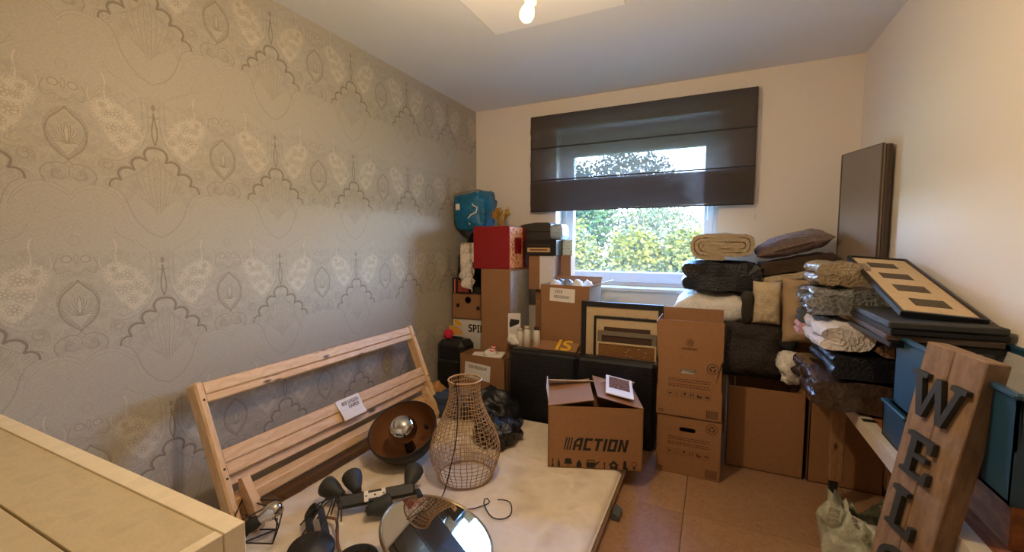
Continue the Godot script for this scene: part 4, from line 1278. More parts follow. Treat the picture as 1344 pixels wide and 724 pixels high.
func build_mattress_things():
	# mattress on the floor under a cream sheet
	var mt := thing("mattress", "thin mattress under a cream sheet lying on the tiled floor", "mattress", Vector3(-1.11, 0, -1.63))
	var mb := MB.new()
	var ns := noise(90, 1.6, 3)
	var n2 := noise(93, 4.0, 2, true)
	var prof := []
	var nx := 40
	var nz := 56
	var hw := 0.70
	var hl := 1.0
	var g := []
	for i in nx + 1:
		var row := []
		for j in nz + 1:
			var u := 2.0 * i / nx - 1.0
			var v := 2.0 * j / nz - 1.0
			var x := hw * signf(u) * (1.0 - pow(1.0 - absf(u), 1.6))
			var z := hl * signf(v) * (1.0 - pow(1.0 - absf(v), 1.6))
			var ex := clampf((hw - absf(x)) / 0.03, 0.0, 1.0)
			var ez := clampf((hl - absf(z)) / 0.03, 0.0, 1.0)
			var e := sqrt(1.0 - (1.0 - ex) * (1.0 - ex)) * sqrt(1.0 - (1.0 - ez) * (1.0 - ez))
			var y := 0.070 + 0.030 * e + (ns.get_noise_2d(x, z) * 0.004 + n2.get_noise_2d(x, z * 1.5) * 0.0025) * e - 0.003
			row.append(Vector3(x, y, z))
		g.append(row)
	mb.grid(g, false, true)
	var low := []
	for i in nx + 1:
		low.append(g[i][0])
	for j in range(1, nz + 1):
		low.append(g[nx][j])
	for i in range(nx - 1, -1, -1):
		low.append(g[i][nz])
	for j in range(nz - 1, 0, -1):
		low.append(g[0][j])
	var ring := []
	for p in low:
		ring.append([p, Vector3(p.x * 1.004, 0.045, p.z * 1.004), Vector3(p.x, 0.012, p.z), Vector3(p.x * 0.985, 0.0, p.z * 0.985)])
	mb.grid(ring, true, true)
	part(mt, "sheet", mb, M.sheet)
	part(mt, "handle_tab", MB.new().at(Vector3(0.712, 0.02, -0.33), Vector3(0, 0, -0.3)).prism(PackedVector2Array([Vector2(0, -0.01), Vector2(0.03, -0.012), Vector2(0.034, 0.012), Vector2(0, 0.02)]), -0.05, 0.03), M.slate)
	# ---- copper lined dome lamp on its back
	var n := Vector3(0.093, 0.87, 0.485).normalized()
	var c := Vector3(-1.517, 0.291, -1.79)
	var dl := thing("dome_lamp", "black dome lamp with a copper lining lying open side up on the mattress", "lamp", c)
	var zz := n.cross(Vector3.RIGHT).normalized()
	dl.basis = Basis(n.cross(zz) * -1.0, n, zz).orthonormalized()
	var R := 0.188
	var outp := []
	var inp := []
	for k in 13:
		var a := PI / 2 * k / 12.0
		outp.append(Vector2(R * sin(a), -0.19 * cos(a)))
		inp.append(Vector2((R - 0.004) * sin(a), -0.186 * cos(a)))
	outp.append(Vector2(R - 0.004, 0.001))
	part(dl, "shade", MB.new().lathe(outp, 40), M.black_metal)
	part(dl, "lining", MB.new().lathe(inp, 40), M.copper)
	part(dl, "rim", MB.new().tube(range(40).map(func(q): return Vector3(cos(TAU * q / 40) * (R - 0.002), 0.001, sin(TAU * q / 40) * (R - 0.002))), 0.004, 6, true), M.black_metal)
	part(dl, "lamp_holder", MB.new().lathe([Vector2(0, -0.184), Vector2(0.03, -0.18), Vector2(0.026, -0.12), Vector2(0.02, -0.07), Vector2(0, -0.07)], 16), M.black_metal)
	var gb := []
	for k in 17:
		var a := PI * k / 16.0
		gb.append(Vector2(0.078 * sin(a), -0.012 - 0.078 * cos(a)))
	part(dl, "globe_bulb", MB.new().lathe(gb, 32), M.chrome, "mirrored globe bulb")
	part(dl, "side_clip", MB.new().box(Vector3(0.025, 0.035, 0.02), Vector3(0.08, -0.07, 0.09), 0.006), M.black_metal)
	# ---- woven lamp
	var wl := thing("woven_lamp", "open woven rattan bottle-shaped lamp standing on the mattress", "lamp", Vector3(-1.137, 0.1, -1.828))
	var prof2 := [[0.0, 0.136], [0.04, 0.154], [0.085, 0.172], [0.125, 0.181], [0.17, 0.178], [0.22, 0.164], [0.27, 0.140], [0.32, 0.115], [0.37, 0.095], [0.41, 0.083], [0.45, 0.078], [0.49, 0.080], [0.505, 0.084]]
	var cv := Curve2D.new()
	for i in prof2.size():
		var tt := Vector2()
		if i > 0 and i < prof2.size() - 1:
			tt = Vector2(prof2[i + 1][1] - prof2[i - 1][1], prof2[i + 1][0] - prof2[i - 1][0]) / 6.0
		cv.add_point(Vector2(prof2[i][1], prof2[i][0]), -tt, tt)
	var tot := cv.get_baked_length()
	var sh := MB.new()
	var hoops := 25
	rng.seed = 5
	for k in hoops:
		var p := cv.sample_baked(tot * k / (hoops - 1.0))
		var ptsr := []
		for q in 40:
			var an := TAU * q / 40
			ptsr.append(Vector3(cos(an) * p.x, p.y + rng.randf_range(-0.0015, 0.0015), sin(an) * p.x))
		sh.tube(ptsr, 0.0019, 4, true)
	part(wl, "woven_hoops", sh, M.rattan).set_meta("kind", "stuff")
	var sv := MB.new()
	for k in 38:
		var an := TAU * k / 38 + rng.randf_range(-0.02, 0.02)
		var pts := []
		for q in 17:
			var p := cv.sample_baked(tot * q / 16.0)
			var a2 := an + 0.012 * sin(q * 2.0 + k)
			pts.append(Vector3(cos(a2) * p.x, p.y, sin(a2) * p.x))
		sv.tube(pts, 0.0018, 4)
	part(wl, "woven_staves", sv, M.rattan).set_meta("kind", "stuff")
	var rr := MB.new()
	for q in [[0.0, 0.138], [0.505, 0.084]]:
		rr.tube(range(40).map(func(w): return Vector3(cos(TAU * w / 40) * q[1], q[0] + 0.002, sin(TAU * w / 40) * q[1])), 0.0045, 6, true)
	part(wl, "rim", rr, M.rattan)
	part(wl, "bulb_holder", MB.new().lathe([Vector2(0, 0.30), Vector2(0.02, 0.30), Vector2(0.022, 0.36), Vector2(0.01, 0.375), Vector2(0, 0.375)], 14), M.black_metal)
	var gl := []
	for k in 13:
		var a := PI * k / 12.0
		gl.append(Vector2(0.047 * sin(a) + 0.001, 0.245 - 0.055 * cos(a)))
	part(wl, "bulb", MB.new().lathe(gl, 24), M.clear_bulb)
	part(wl, "filament", MB.new().tube([Vector3(-0.01, 0.29, 0), Vector3(-0.015, 0.22, 0.008), Vector3(0, 0.215, -0.008), Vector3(0.015, 0.22, 0.008), Vector3(0.01, 0.29, 0)], 0.0012, 4), M.copper)
	var cd := Curve3D.new()
	for q in [[0.0, 0.36, 0.0], [-0.012, 0.46, 0.04], [-0.005, 0.515, 0.083], [0.02, 0.44, 0.10], [0.07, 0.3, 0.19], [0.05, 0.16, 0.21], [0.03, 0.04, 0.24], [0.03, 0.006, 0.30], [0.16, 0.006, 0.26], [0.22, 0.006, 0.20], [0.235, 0.012, 0.17], [0.22, 0.02, 0.165], [0.215, 0.012, 0.19], [0.30, 0.007, 0.26], [0.36, 0.007, 0.22], [0.32, 0.008, 0.13], [0.26, 0.01, 0.14]]:
		var p := Vector3(q[0], q[1], q[2])
		cd.add_point(p)
	for i in range(1, cd.point_count - 1):
		var tg := (cd.get_point_position(i + 1) - cd.get_point_position(i - 1)) / 5.0
		cd.set_point_in(i, -tg); cd.set_point_out(i, tg)
	cd.bake_interval = 0.02
	var cpts := []
	for p in cd.get_baked_points():
		cpts.append(p)
	part(wl, "cord", MB.new().tube(cpts, 0.0028, 6), M.rubber)
	# ---- round mirror propped on the lamps
	var mn := Vector3(0.305, 0.94, -0.135).normalized()
	var mir := thing("round_mirror", "round mirror in a thin metal frame lying tilted among the lamps", "mirror", Vector3(-0.909, 0.205, -1.262))
	var mz := mn.cross(Vector3.RIGHT).normalized()
	mir.basis = Basis(mn.cross(mz) * -1.0, mn, mz).orthonormalized()
	part(mir, "glass", MB.new().lathe([Vector2(0, 0), Vector2(0.214, 0), Vector2(0.2145, -0.003), Vector2(0, -0.003)], 72, true), M.mirror)
	part(mir, "frame", MB.new().lathe([Vector2(0.213, 0.003), Vector2(0.22, 0.004), Vector2(0.2215, -0.012), Vector2(0.213, -0.014), Vector2(0.213, 0.003)], 72), M.brass)
	part(mir, "backing", MB.new().lathe([Vector2(0, -0.012), Vector2(0.213, -0.012), Vector2(0.213, -0.009), Vector2(0, -0.009)], 48), M.black_metal)
	part(mir, "hinge", MB.new().at(Vector3(-0.2, -0.01, 0.12), Vector3(0, 0.5, 0)).box(Vector3(0.05, 0.035, 0.03), Vector3(), 0.005), M.rubber)
	# ---- four-spot ceiling lamp lying on its side
	var s0 := Vector3(-1.47, 0.155, -1.296)
	var s1 := Vector3(-1.235, 0.155, -1.535)
	var ax := (s1 - s0).normalized()
	var sl := thing("spot_bar_lamp", "black bar lamp with four charcoal spot cups lying on the mattress", "lamp", (s0 + s1) * 0.5)
	sl.basis = Basis(ax, Vector3.UP, ax.cross(Vector3.UP)).orthonormalized()
	var lb := (s1 - s0).length()
	var tip := Basis.from_euler(Vector3(-0.2, 0, 0))
	var bar := MB.new()
	bar.at(Vector3(), Vector3(0.55, 0, 0)).box(Vector3(lb, 0.022, 0.06), Vector3(), 0.008)
	part(sl, "bar", bar, M.black_metal)
	var br := MB.new()
	br.at(Vector3(), Vector3(0.55, 0, 0))
	br.box(Vector3(0.085, 0.004, 0.026), Vector3(-0.01, 0.014, 0), 0.001)
	for sx in [-1.0, 1.0]:
		br.box(Vector3(0.018, 0.005, 0.05), Vector3(-0.01 + sx * 0.038, 0.0145, 0), 0.001)
	var bro := part(sl, "mounting_bracket", br, M.paper, "white mounting bracket")
	for x in [-0.01, -0.048, 0.028]:
		part(bro, "screw", MB.new().at(Vector3(), Vector3(0.55, 0, 0)).box(Vector3(0.008, 0.006, 0.008), Vector3(x, 0.016, 0), 0.002), M.umber)
	var cups := [[Vector3(-0.15, 0.0, -0.06), Vector3(-0.55, 0.15, -0.55)], [Vector3(-0.085, 0.01, -0.05), Vector3(-0.22, 0.25, -0.85)], [Vector3(0.14, 0.0, -0.025), Vector3(0.35, 0.25, -0.75)], [Vector3(-0.05, -0.012, 0.085), Vector3(0.85, 0.05, -0.15)]]
	for q in cups:
		var cu := MB.new()
		var y: Vector3 = q[1].normalized()
		var x := y.cross(Vector3(0.1, 0.2, 1)).normalized()
		cu.xf = Transform3D(Basis(x, y, x.cross(y)), q[0])
		cu.lathe([Vector2(0, 0.0), Vector2(0.02, 0.002), Vector2(0.024, 0.02), Vector2(0.034, 0.045), Vector2(0.043, 0.075), Vector2(0.0465, 0.10), Vector2(0.044, 0.106), Vector2(0.041, 0.10), Vector2(0.022, 0.03), Vector2(0, 0.03)], 24)
		var co := part(sl, "spot_cup", cu, M.lamp_grey)
		var jt := MB.new()
		jt.tube([q[0], q[0] * 0.75, Vector3(q[0].x * 0.8, 0, 0)], 0.006, 6)
		part(co, "joint", jt, M.black_metal)
	# brown textile cord of the cup lamps
	var rp := Curve3D.new()
	for q in [[-1.52, 0.115, -1.23], [-1.44, 0.13, -1.24], [-1.385, 0.14, -1.215], [-1.31, 0.115, -1.15], [-1.22, 0.11, -1.10], [-1.13, 0.11, -1.06], [-1.02, 0.115, -1.03]]:
		rp.add_point(Vector3(q[0], q[1], q[2]))
	for i in range(1, rp.point_count - 1):
		var tg := (rp.get_point_position(i + 1) - rp.get_point_position(i - 1)) / 5.0
		rp.set_point_in(i, -tg); rp.set_point_out(i, tg)
	rp.bake_interval = 0.02
	var rpt := []
	for p in rp.get_baked_points():
		rpt.append(p)
	single("textile_cord", "brown fabric-covered lamp cord snaking beside the mirror", "cord", MB.new().tube(rpt, 0.006, 6), M.rope)
	# ---- geometric wire lamp
	var wc := thing("wire_cage_lamp", "black geometric wire lamp with a chrome-tipped bulb beside the cream cabinet", "lamp", Vector3(-1.61, 0.1, -1.05))
	var V := [Vector3(-0.165, 0.12, -0.02), Vector3(-0.023, 0.12, -0.081), Vector3(0.016, 0.10, -0.076), Vector3(0.065, 0.07, -0.019), Vector3(0.071, 0.02, 0.014), Vector3(-0.042, 0.02, 0.063), Vector3(-0.13, 0.03, 0.06), Vector3(-0.064, 0.10, 0.09), Vector3(-0.036, 0.11, -0.046), Vector3(-0.01, 0.008, -0.06), Vector3(-0.10, 0.006, -0.02)]
	var wm := MB.new()
	for e in [[0, 1], [1, 2], [2, 3], [3, 4], [4, 5], [5, 6], [6, 7], [7, 0], [2, 8], [8, 0], [8, 3], [1, 9], [9, 4], [9, 10], [10, 6], [10, 0], [5, 8], [7, 8], [9, 5]]:
		wm.tube([V[e[0]], V[e[1]]], 0.0032, 5)
	part(wc, "wire_cage", wm, M.black_metal)
	var bulbx := Transform3D(Basis.from_euler(Vector3(-1.0, 0.0, -0.6)), Vector3(-0.06, 0.055, 0.05))
	var hm := MB.new(); hm.xf = bulbx
	hm.lathe([Vector2(0, 0), Vector2(0.024, 0), Vector2(0.026, 0.05), Vector2(0.02, 0.065), Vector2(0, 0.065)], 16)
	part(wc, "bulb_holder", hm, M.rubber)
	var bm := MB.new(); bm.xf = bulbx
	bm.lathe([Vector2(0.014, 0.06), Vector2(0.02, 0.08), Vector2(0.031, 0.105), Vector2(0.034, 0.125), Vector2(0.028, 0.147), Vector2(0.014, 0.158), Vector2(0, 0.16)], 24)
	part(wc, "bulb", bm, M.chrome, "chrome-tipped bulb")
	# ---- black lamp with a wire basket and a strap ring
	var pl := thing("wire_basket_lamp", "black bowl-shaped lamp with a wire basket and flat metal hoop", "lamp", Vector3(-1.37, 0.1, -1.10))
	var bw := []
	for k in 10:
		var a := PI / 2 * k / 9.0
		bw.append(Vector2(0.085 * sin(a), 0.005 + 0.05 * (1.0 - cos(a))))
	for k in 8:
		var a := PI / 2 * k / 7.0
		bw.append(Vector2(0.085 - 0.06 * sin(a) * sin(a), 0.055 + 0.035 * sin(a)))
	bw.append(Vector2(0, 0.09))
	var bo := MB.new()
	bo.at(Vector3(0.03, 0.0, 0.05), Vector3(0.1, 0, -0.15)).lathe(bw, 28)
	part(pl, "bowl", bo, M.black_metal)
	var wr := MB.new()
	for k in 7:
		var a := TAU * k / 7.0
		wr.tube([Vector3(-0.01, 0.165, -0.10), Vector3(-0.01 + cos(a) * 0.05, 0.145, -0.08 + sin(a) * 0.04), Vector3(0.0 + cos(a) * 0.085, 0.09, -0.02 + sin(a) * 0.07)], 0.0032, 5)
	part(pl, "wire_basket", wr, M.black_metal)
	var hp := MB.new()
	var hg := []
	for k in 25:
		var a := TAU * k / 24.0
		var stad := Vector2(cos(a) * 0.03 + signf(cos(a)) * 0.09, sin(a) * 0.034)
		hg.append([Vector3(stad.x, stad.y, -0.022), Vector3(stad.x, stad.y, 0.022)])
	hp.at(Vector3(-0.07, 0.05, -0.06), Vector3(-0.75, -0.6, 0.0)).grid(hg)
	part(pl, "hoop", hp, M.lamp_grey)
	# small black clamp under the mirror
	var cl := thing("clamp_lamp", "small round black lamp base half under the mirror", "lamp", Vector3(-1.19, 0.1, -1.13))
	part(cl, "base", MB.new().lathe([Vector2(0, 0), Vector2(0.075, 0.0), Vector2(0.078, 0.012), Vector2(0.06, 0.022), Vector2(0, 0.024)], 28), M.black_metal)
	part(cl, "stem", MB.new().tube([Vector3(0, 0.02, 0), Vector3(0.02, 0.05, 0.01), Vector3(0.06, 0.06, 0.0)], 0.008, 8), M.black_metal)
	# ---- dark heap behind the woven lamp
	single("dark_jacket", "heap of crumpled dark jacket behind the woven lamp", "jacket", blob(Vector3(0.34, 0.17, 0.24), 190, 0.05, 7.0, 0.8, 34), M.black_nylon, Vector3(-1.33, 0.1, -2.47))
	single("dark_bag", "crumpled black plastic bag beside the woven lamp", "bag", blob(Vector3(0.26, 0.13, 0.20), 193, 0.05, 8.0, 0.8, 34), mat(c8(24, 24, 26), 0.22, T.wrap, Vector3(5, 5, 5), T.wrap, 1.0), Vector3(-1.15, 0.1, -2.24))
	single("blue_jeans", "folded dark blue cloth showing past the dome lamp", "cloth", ribbon(fold_path(0.26, 3, 0.045), 0.04, 0.22, 195, 0.008), mat(c8(52, 66, 92), 0.8, T.fib, Vector3(6, 6, 6)), Vector3(-1.63, 0.11, -2.47), 0.0)
	single("brown_paper", "crumpled brown wrapping paper by the suitcase", "paper", blob(Vector3(0.20, 0.16, 0.13), 197, 0.05, 9.0, 0.9, 20), mat(c8(190, 136, 80), 0.8, T.fib, Vector3(4, 4, 4)), Vector3(-1.92, 0.0, -2.745))

func icon(mb: MB, pts: Array, at: Vector2, z: float, s := 1.0):
	var pl := PackedVector2Array()
	for i in range(0, pts.size(), 2):
		pl.append(Vector2(pts[i], pts[i + 1]) * s + at)
	mb.prism(pl, z, z + 0.0005)

func disc(mb: MB, c: Vector2, r: float, z: float, r0 := 0.0):
	var n := 20
	mb.sm(-1)
	for k in n:
		var a := TAU * k / n
		var b := TAU * (k + 1) / n
		mb.quad(Vector3(c.x + cos(a) * r, c.y + sin(a) * r, z), Vector3(c.x + cos(a) * r0, c.y + sin(a) * r0, z), Vector3(c.x + cos(b) * r0, c.y + sin(b) * r0, z), Vector3(c.x + cos(b) * r, c.y + sin(b) * r, z))

func build_centre_boxes():
	# ---- folding mattress on its edge
	var fu := thing("folding_mattress", "black folding mattress standing on its long edge behind the ACTION box", "mattress", Vector3(-0.81, 0, -2.745))
	fu.rotation.x = -0.03
	for k in 2:
		var mb := MB.new()
		mb.at(Vector3(-0.255 + k * 0.51, 0.275, 0)).box(Vector3(0.507, 0.55, 0.105), Vector3(), 0.022)
		part(fu, "section", mb, M.futon)
	var pp := MB.new()
	for sz in [-1.0, 1.0]:
		pp.tube([Vector3(-0.505, 0.548, sz * 0.034), Vector3(0.0, 0.551, sz * 0.034), Vector3(0.505, 0.55, sz * 0.034)], 0.004, 5)
	part(fu, "piping", pp, M.black_satin)
	# ---- ACTION box
	var th := 0.3395
	var fx := Vector3(0.3331, 0, 0.9429)
	var ab := thing("moving_box", "brown moving box printed ACTION with household icons on the mattress", "box", Vector3(-0.541, 0.101, -2.167) - fx * 0.18, th)
	var W := 0.498
	var Hb := 0.337
	var D := 0.36
	part(ab, "body", carton(W, Hb, D), M.card)
	var f := D / 2 + 0.0003
	var tx := MB.new()
	var lx := -0.118
	for ch in [[[0, 0, 0.2, 0, 0.2, 0.66, 0.32, 0.8, 0.45, 0.8, 0.45, 1, 0.26, 1, 0, 0.7], [0.45, 0, 0.66, 0, 0.66, 1, 0.45, 1], [0.2, 0.28, 0.45, 0.28, 0.45, 0.45, 0.2, 0.45]],
			[[0, 0, 0.2, 0, 0.2, 1, 0, 1], [0.2, 0.8, 0.6, 0.8, 0.6, 1, 0.2, 1], [0.2, 0, 0.6, 0, 0.6, 0.2, 0.2, 0.2]],
			[[0, 0.8, 0.64, 0.8, 0.64, 1, 0, 1], [0.22, 0, 0.43, 0, 0.43, 0.8, 0.22, 0.8]],
			[[0, 0, 0.21, 0, 0.21, 1, 0, 1]],
			[[0, 0, 0.2, 0, 0.2, 1, 0, 1], [0.46, 0, 0.66, 0, 0.66, 1, 0.46, 1], [0.2, 0.8, 0.46, 0.8, 0.46, 1, 0.2, 1], [0.2, 0, 0.46, 0, 0.46, 0.2, 0.2, 0.2]],
			[[0, 0, 0.2, 0, 0.2, 1, 0, 1], [0.46, 0, 0.66, 0, 0.66, 1, 0.46, 1], [0.2, 1, 0.2, 0.68, 0.46, 0, 0.46, 0.34]]]:
		var wide := 0.0
		for po in ch:
			var sl := []
			for i in range(0, po.size(), 2):
				sl.append(po[i] * 0.068 + po[i + 1] * 0.014)
				sl.append(po[i + 1] * 0.068)
				wide = maxf(wide, po[i] * 0.068)
			icon(tx, sl, Vector2(lx, 0.100), f)
		lx += wide + 0.0095
	for k in 3:
		icon(tx, [0, 0, 0.007, 0, 0.022, 0.068, 0.015, 0.068], Vector2(-0.165 + k * 0.014, 0.100), f)
	part(ab, "lettering", tx, M.ink)
	var ic := MB.new()
	icon(ic, [-0.006, 0.0, 0.006, 0, 0.004, 0.012, 0.002, 0.014, 0.003, 0.04, 0, 0.05, -0.003, 0.04, -0.002, 0.014, -0.004, 0.012], Vector2(-0.222, 0.004), f)
	icon(ic, [-0.007, 0.0, 0.007, 0, 0.006, 0.026, 0.002, 0.034, 0.002, 0.046, -0.002, 0.046, -0.002, 0.034, -0.006, 0.026], Vector2(-0.19, 0.004), f)
	icon(ic, [-0.022, 0.016, -0.002, 0.016, -0.002, 0, 0.002, 0, 0.002, 0.016, 0.022, 0.016, 0.015, 0.045, -0.015, 0.045], Vector2(-0.14, 0.006), f)
	icon(ic, [-0.014, 0.0, 0.014, 0, 0.013, 0.02, 0.0, 0.042, -0.013, 0.02], Vector2(-0.082, 0.006), f)
	icon(ic, [-0.02, 0.0, 0.02, 0, 0.024, 0.012, 0.046, 0.034, 0.044, 0.04, 0.026, 0.026, 0.02, 0.03, -0.02, 0.03, -0.025, 0.016], Vector2(-0.02, 0.006), f)
	icon(ic, [-0.022, 0.028, -0.018, 0.028, -0.016, 0.039, 0.014, 0.04, 0.018, 0.028, 0.022, 0.028, 0.018, 0.045, -0.019, 0.044], Vector2(-0.02, 0.006), f)
	icon(ic, [-0.004, 0.0, 0.004, 0, 0.002, 0.02, 0.005, 0.024, 0.003, 0.034, -0.003, 0.034, -0.005, 0.024, -0.002, 0.02], Vector2(0.052, 0.006), f)
	icon(ic, [-0.020, 0.0, 0.020, 0.0, 0.020, 0.02, 0.028, 0.02, 0.0, 0.046, -0.028, 0.02, -0.020, 0.02], Vector2(0.10, 0.006), f)
	icon(ic, [-0.010, 0.0, 0.012, -0.004, 0.018, 0.004, 0.008, 0.014, 0.008, 0.045, -0.006, 0.045, -0.008, 0.02], Vector2(0.158, 0.006), f)
	icon(ic, [-0.005, 0.0, 0.005, 0.0, 0.006, 0.012, -0.006, 0.012], Vector2(0.207, 0.010), f)
	disc(ic, Vector2(0.207, 0.036), 0.014, f + 0.0003, 0.0115)
	part(ab, "icons", ic, M.ink)
	var wn := MB.new()
	disc(wn, Vector2(0.10, 0.026), 0.008, f + 0.0012)
	part(ab, "icon_window", wn, M.card)
	part(ab, "flap", slab(MB.new(), Vector3(-W / 2, Hb, D / 2), Vector3(-W / 2, Hb, -D / 2), Vector3(0.98, 0.16, 0), 0.245, 0.005), M.card)
	part(ab, "flap", slab(MB.new(), Vector3(W / 2, Hb, D / 2), Vector3(W / 2, Hb, -D / 2), Vector3(-0.95, 0.24, 0), 0.245, 0.005), M.card)
	part(ab, "flap", slab(MB.new(), Vector3(-W / 2, Hb, -D / 2), Vector3(W / 2, Hb, -D / 2), Vector3(0, 0.55, 0.85), 0.10, 0.004), M.card_white)
	part(ab, "flap", slab(MB.new(), Vector3(-W / 2 + 0.002, Hb - 0.02, -D / 2 + 0.05), Vector3(-W / 2 + 0.002, Hb - 0.02, D / 2 - 0.1), Vector3(-0.15, 1, 0), 0.085, 0.004), M.card_white)
	var bk := thing("picture_book", "white booklet with a brown picture lying on the open flap of the ACTION box", "book", Vector3(-0.541, 0.101, -2.167) - fx * 0.16 + Vector3(0.9429, 0, -0.3331) * 0.145 + Vector3(0, 0.40, 0), th - 0.12)
	bk.rotation.x = 0.10
	bk.rotation.z = -0.2
	part(bk, "page", MB.new().box(Vector3(0.15, 0.006, 0.24), Vector3(), 0.001), M.paper)
	part(bk, "picture", MB.new().box(Vector3(0.115, 0.001, 0.15), Vector3(0.0, 0.0036, -0.03)), mat(c8(150, 104, 70), 0.95, T.photo, Vector3(6, 6, 6)))
	# ---- two printed boxes on top of each other
	for k in 2:
		var w := 0.335
		var h := 0.333
		var d := 0.28
		var t := thing("printed_carton", ["closed brown carton with printed symbols and a hand slot, standing on the floor", "open brown carton with printed symbols and raised flaps, upper of the two"][k], "box", Vector3(-0.100 - k * 0.004, 0.334 * k, -2.64), 0.0 if k == 1 else 0.01)
		part(t, "body", carton(w, h, d, [-0.005, 0.263, 0.085, 0.026], 0.005, k == 0), M.card if k == 1 else M.card)
		var pr := MB.new()
		var z := d / 2 + 0.0004
		# rows of small broken print
		rng.seed = 31
		for row in 4:
			var x := -0.105
			while x < 0.105:
				var l := rng.randf_range(0.006, 0.018)
				pr.box(Vector3(l, 0.005, 0.0004), Vector3(x + l / 2, 0.215 - row * 0.0115 - (0.006 if row > 1 else 0.0), z))
				x += l + 0.004
		part(t, "small_print", pr, M.ink_brown)
		var sy := MB.new()
		for q in 6:
			var x := -0.095 + q * 0.038
			for e in [[0, 0.016, 0.032, 0.0012], [0, -0.016, 0.032, 0.0012]]:
				sy.box(Vector3(e[2], e[3], 0.0003), Vector3(x, 0.13 + e[1], z))
			sy.box(Vector3(0.0012, 0.032, 0.0003), Vector3(x - 0.016, 0.13, z))
		sy.box(Vector3(0.0012, 0.032, 0.0003), Vector3(0.111, 0.13, z))
		icon(sy, [-0.012, 0.0, 0.0, -0.006, 0.012, 0.0, 0.0, 0.006], Vector2(-0.095, 0.13), z)
		icon(sy, [-0.008, 0.010, 0.0, -0.010, 0.003, -0.010, -0.004, 0.010], Vector2(-0.057, 0.13), z)
		icon(sy, [0, 0.01, 0.008, 0.01, 0.0, -0.004, -0.001, -0.010, -0.004, -0.01, -0.003, -0.004, -0.011, 0.01], Vector2(-0.017, 0.13), z)
		for e in [0.0, 0.012]:
			icon(sy, [-0.002, -0.01, 0.002, -0.01, 0.002, 0.004, 0.005, 0.004, 0, 0.011, -0.005, 0.004, -0.002, 0.004], Vector2(0.013 + e, 0.13), z)
		icon(sy, [-0.012, -0.009, 0.012, -0.009, 0.012, 0.004, 0.0, 0.0, -0.006, 0.011, -0.013, 0.006], Vector2(0.057, 0.13), z)
		icon(sy, [-0.010, -0.004, 0.010, -0.006, 0.012, 0.003, -0.008, 0.007], Vector2(0.095, 0.13), z)
		disc(sy, Vector2(0.118, 0.29), 0.030, z, 0.026)
		for q in 3:
			var a := TAU * q / 3.0 + PI / 2
			var ar := []
			for w2 in [[-0.011, 0.004], [0.004, 0.004], [0.004, 0.001], [0.012, 0.0075], [0.004, 0.014], [0.004, 0.011], [-0.008, 0.011]]:
				var rv := Vector2(w2[0], w2[1] + 0.003).rotated(a - PI / 2)
				ar.append(rv.x); ar.append(rv.y)
			icon(sy, ar, Vector2(0.118, 0.29), z, 1.15)
		for q in 15:
			sy.box(Vector3([0.0014, 0.003, 0.0018][q % 3], 0.046, 0.0003), Vector3(0.092 + q * 0.0040, 0.036, z))
		for q in 2:
			sy.box(Vector3(0.028, 0.004, 0.0003), Vector3(-0.142, 0.030 - q * 0.010, z))
		part(t, "symbols", sy, M.ink_brown if k == 0 else M.ink_grey)
		if k == 1:
			var ff := part(t, "flap", slab(MB.new(), Vector3(-w / 2, h, d / 2 - 0.003), Vector3(w / 2, h, d / 2 - 0.003), Vector3(0, 1, 0.02), 0.212, 0.005), M.card)
			var lg := MB.new()
			disc(lg, Vector2(0.0, h + 0.095), 0.020, d / 2 + 0.006, 0.0175)
			icon(lg, [-0.011, -0.01, -0.007, -0.01, -0.006, 0.002, 0, 0.008, 0.006, 0.002, 0.007, -0.01, 0.011, -0.01, 0.009, 0.006, 0, 0.014, -0.009, 0.006], Vector2(0.0, h + 0.092), d / 2 + 0.0056)
			for q in 8:
				lg.box(Vector3(0.007, 0.007, 0.0004), Vector3(-0.036 + q * 0.0102, h + 0.06, d / 2 + 0.006))
			part(ff, "emblem", lg, M.ink_brown)
			part(t, "flap", slab(MB.new(), Vector3(-w / 2, h, -d / 2 + 0.003), Vector3(w / 2, h, -d / 2 + 0.003), Vector3(0, 1, 0.0), 0.245, 0.005), M.card)
			part(t, "flap", slab(MB.new(), Vector3(-w / 2 + 0.003, h, d / 2), Vector3(-w / 2 + 0.003, h, -d / 2), Vector3(-0.05, 1, 0), 0.20, 0.005), M.card)
			part(t, "flap", slab(MB.new(), Vector3(w / 2 - 0.003, h, d / 2), Vector3(w / 2 - 0.003, h, -d / 2), Vector3(-0.25, -1, 0), 0.19, 0.005), M.card)
			single("folded_towel", "white and red cloth inside the open carton, seen through its hand slot", "cloth", ribbon(fold_path(0.24, 4, 0.07), 0.065, 0.25, 301, 0.006), M.white_cloth, Vector3(-0.104, 0.342, -2.645))
	# ---- frames leaning behind the folding mattress
	frame_thing("framed_picture", "large black picture frame with a cream mount behind the smaller frames", Vector3(-0.565, 0.0, -2.93), 0.56, 0.895, 0.035, 0.025, -0.02, 0.0, M.black, M.photo2, M.mount, 0.06)
	frame_thing("framed_print", "dark picture frame with a pale upper band leaning in the black frame", Vector3(-0.52, 0.0, -2.898), 0.45, 0.80, 0.016, 0.02, -0.02, 0.0, M.black, M.umber, M.mount, 0.055)
	frame_thing("framed_photograph", "slim grey metal frame behind the cork board", Vector3(-0.515, 0.0, -2.868), 0.39, 0.705, 0.03, 0.02, -0.02, 0.0, mat(c8(122, 110, 90), 0.45, T.mott, Vector3(5, 5, 5)), M.umber)
	var ck := frame_thing("cork_board", "cork pin board with a pale frame in front of the other frames", Vector3(-0.512, 0.0, -2.842), 0.39, 0.635, 0.012, 0.016, -0.015, 0.0, M.mount, M.cork)
	rng.seed = 9
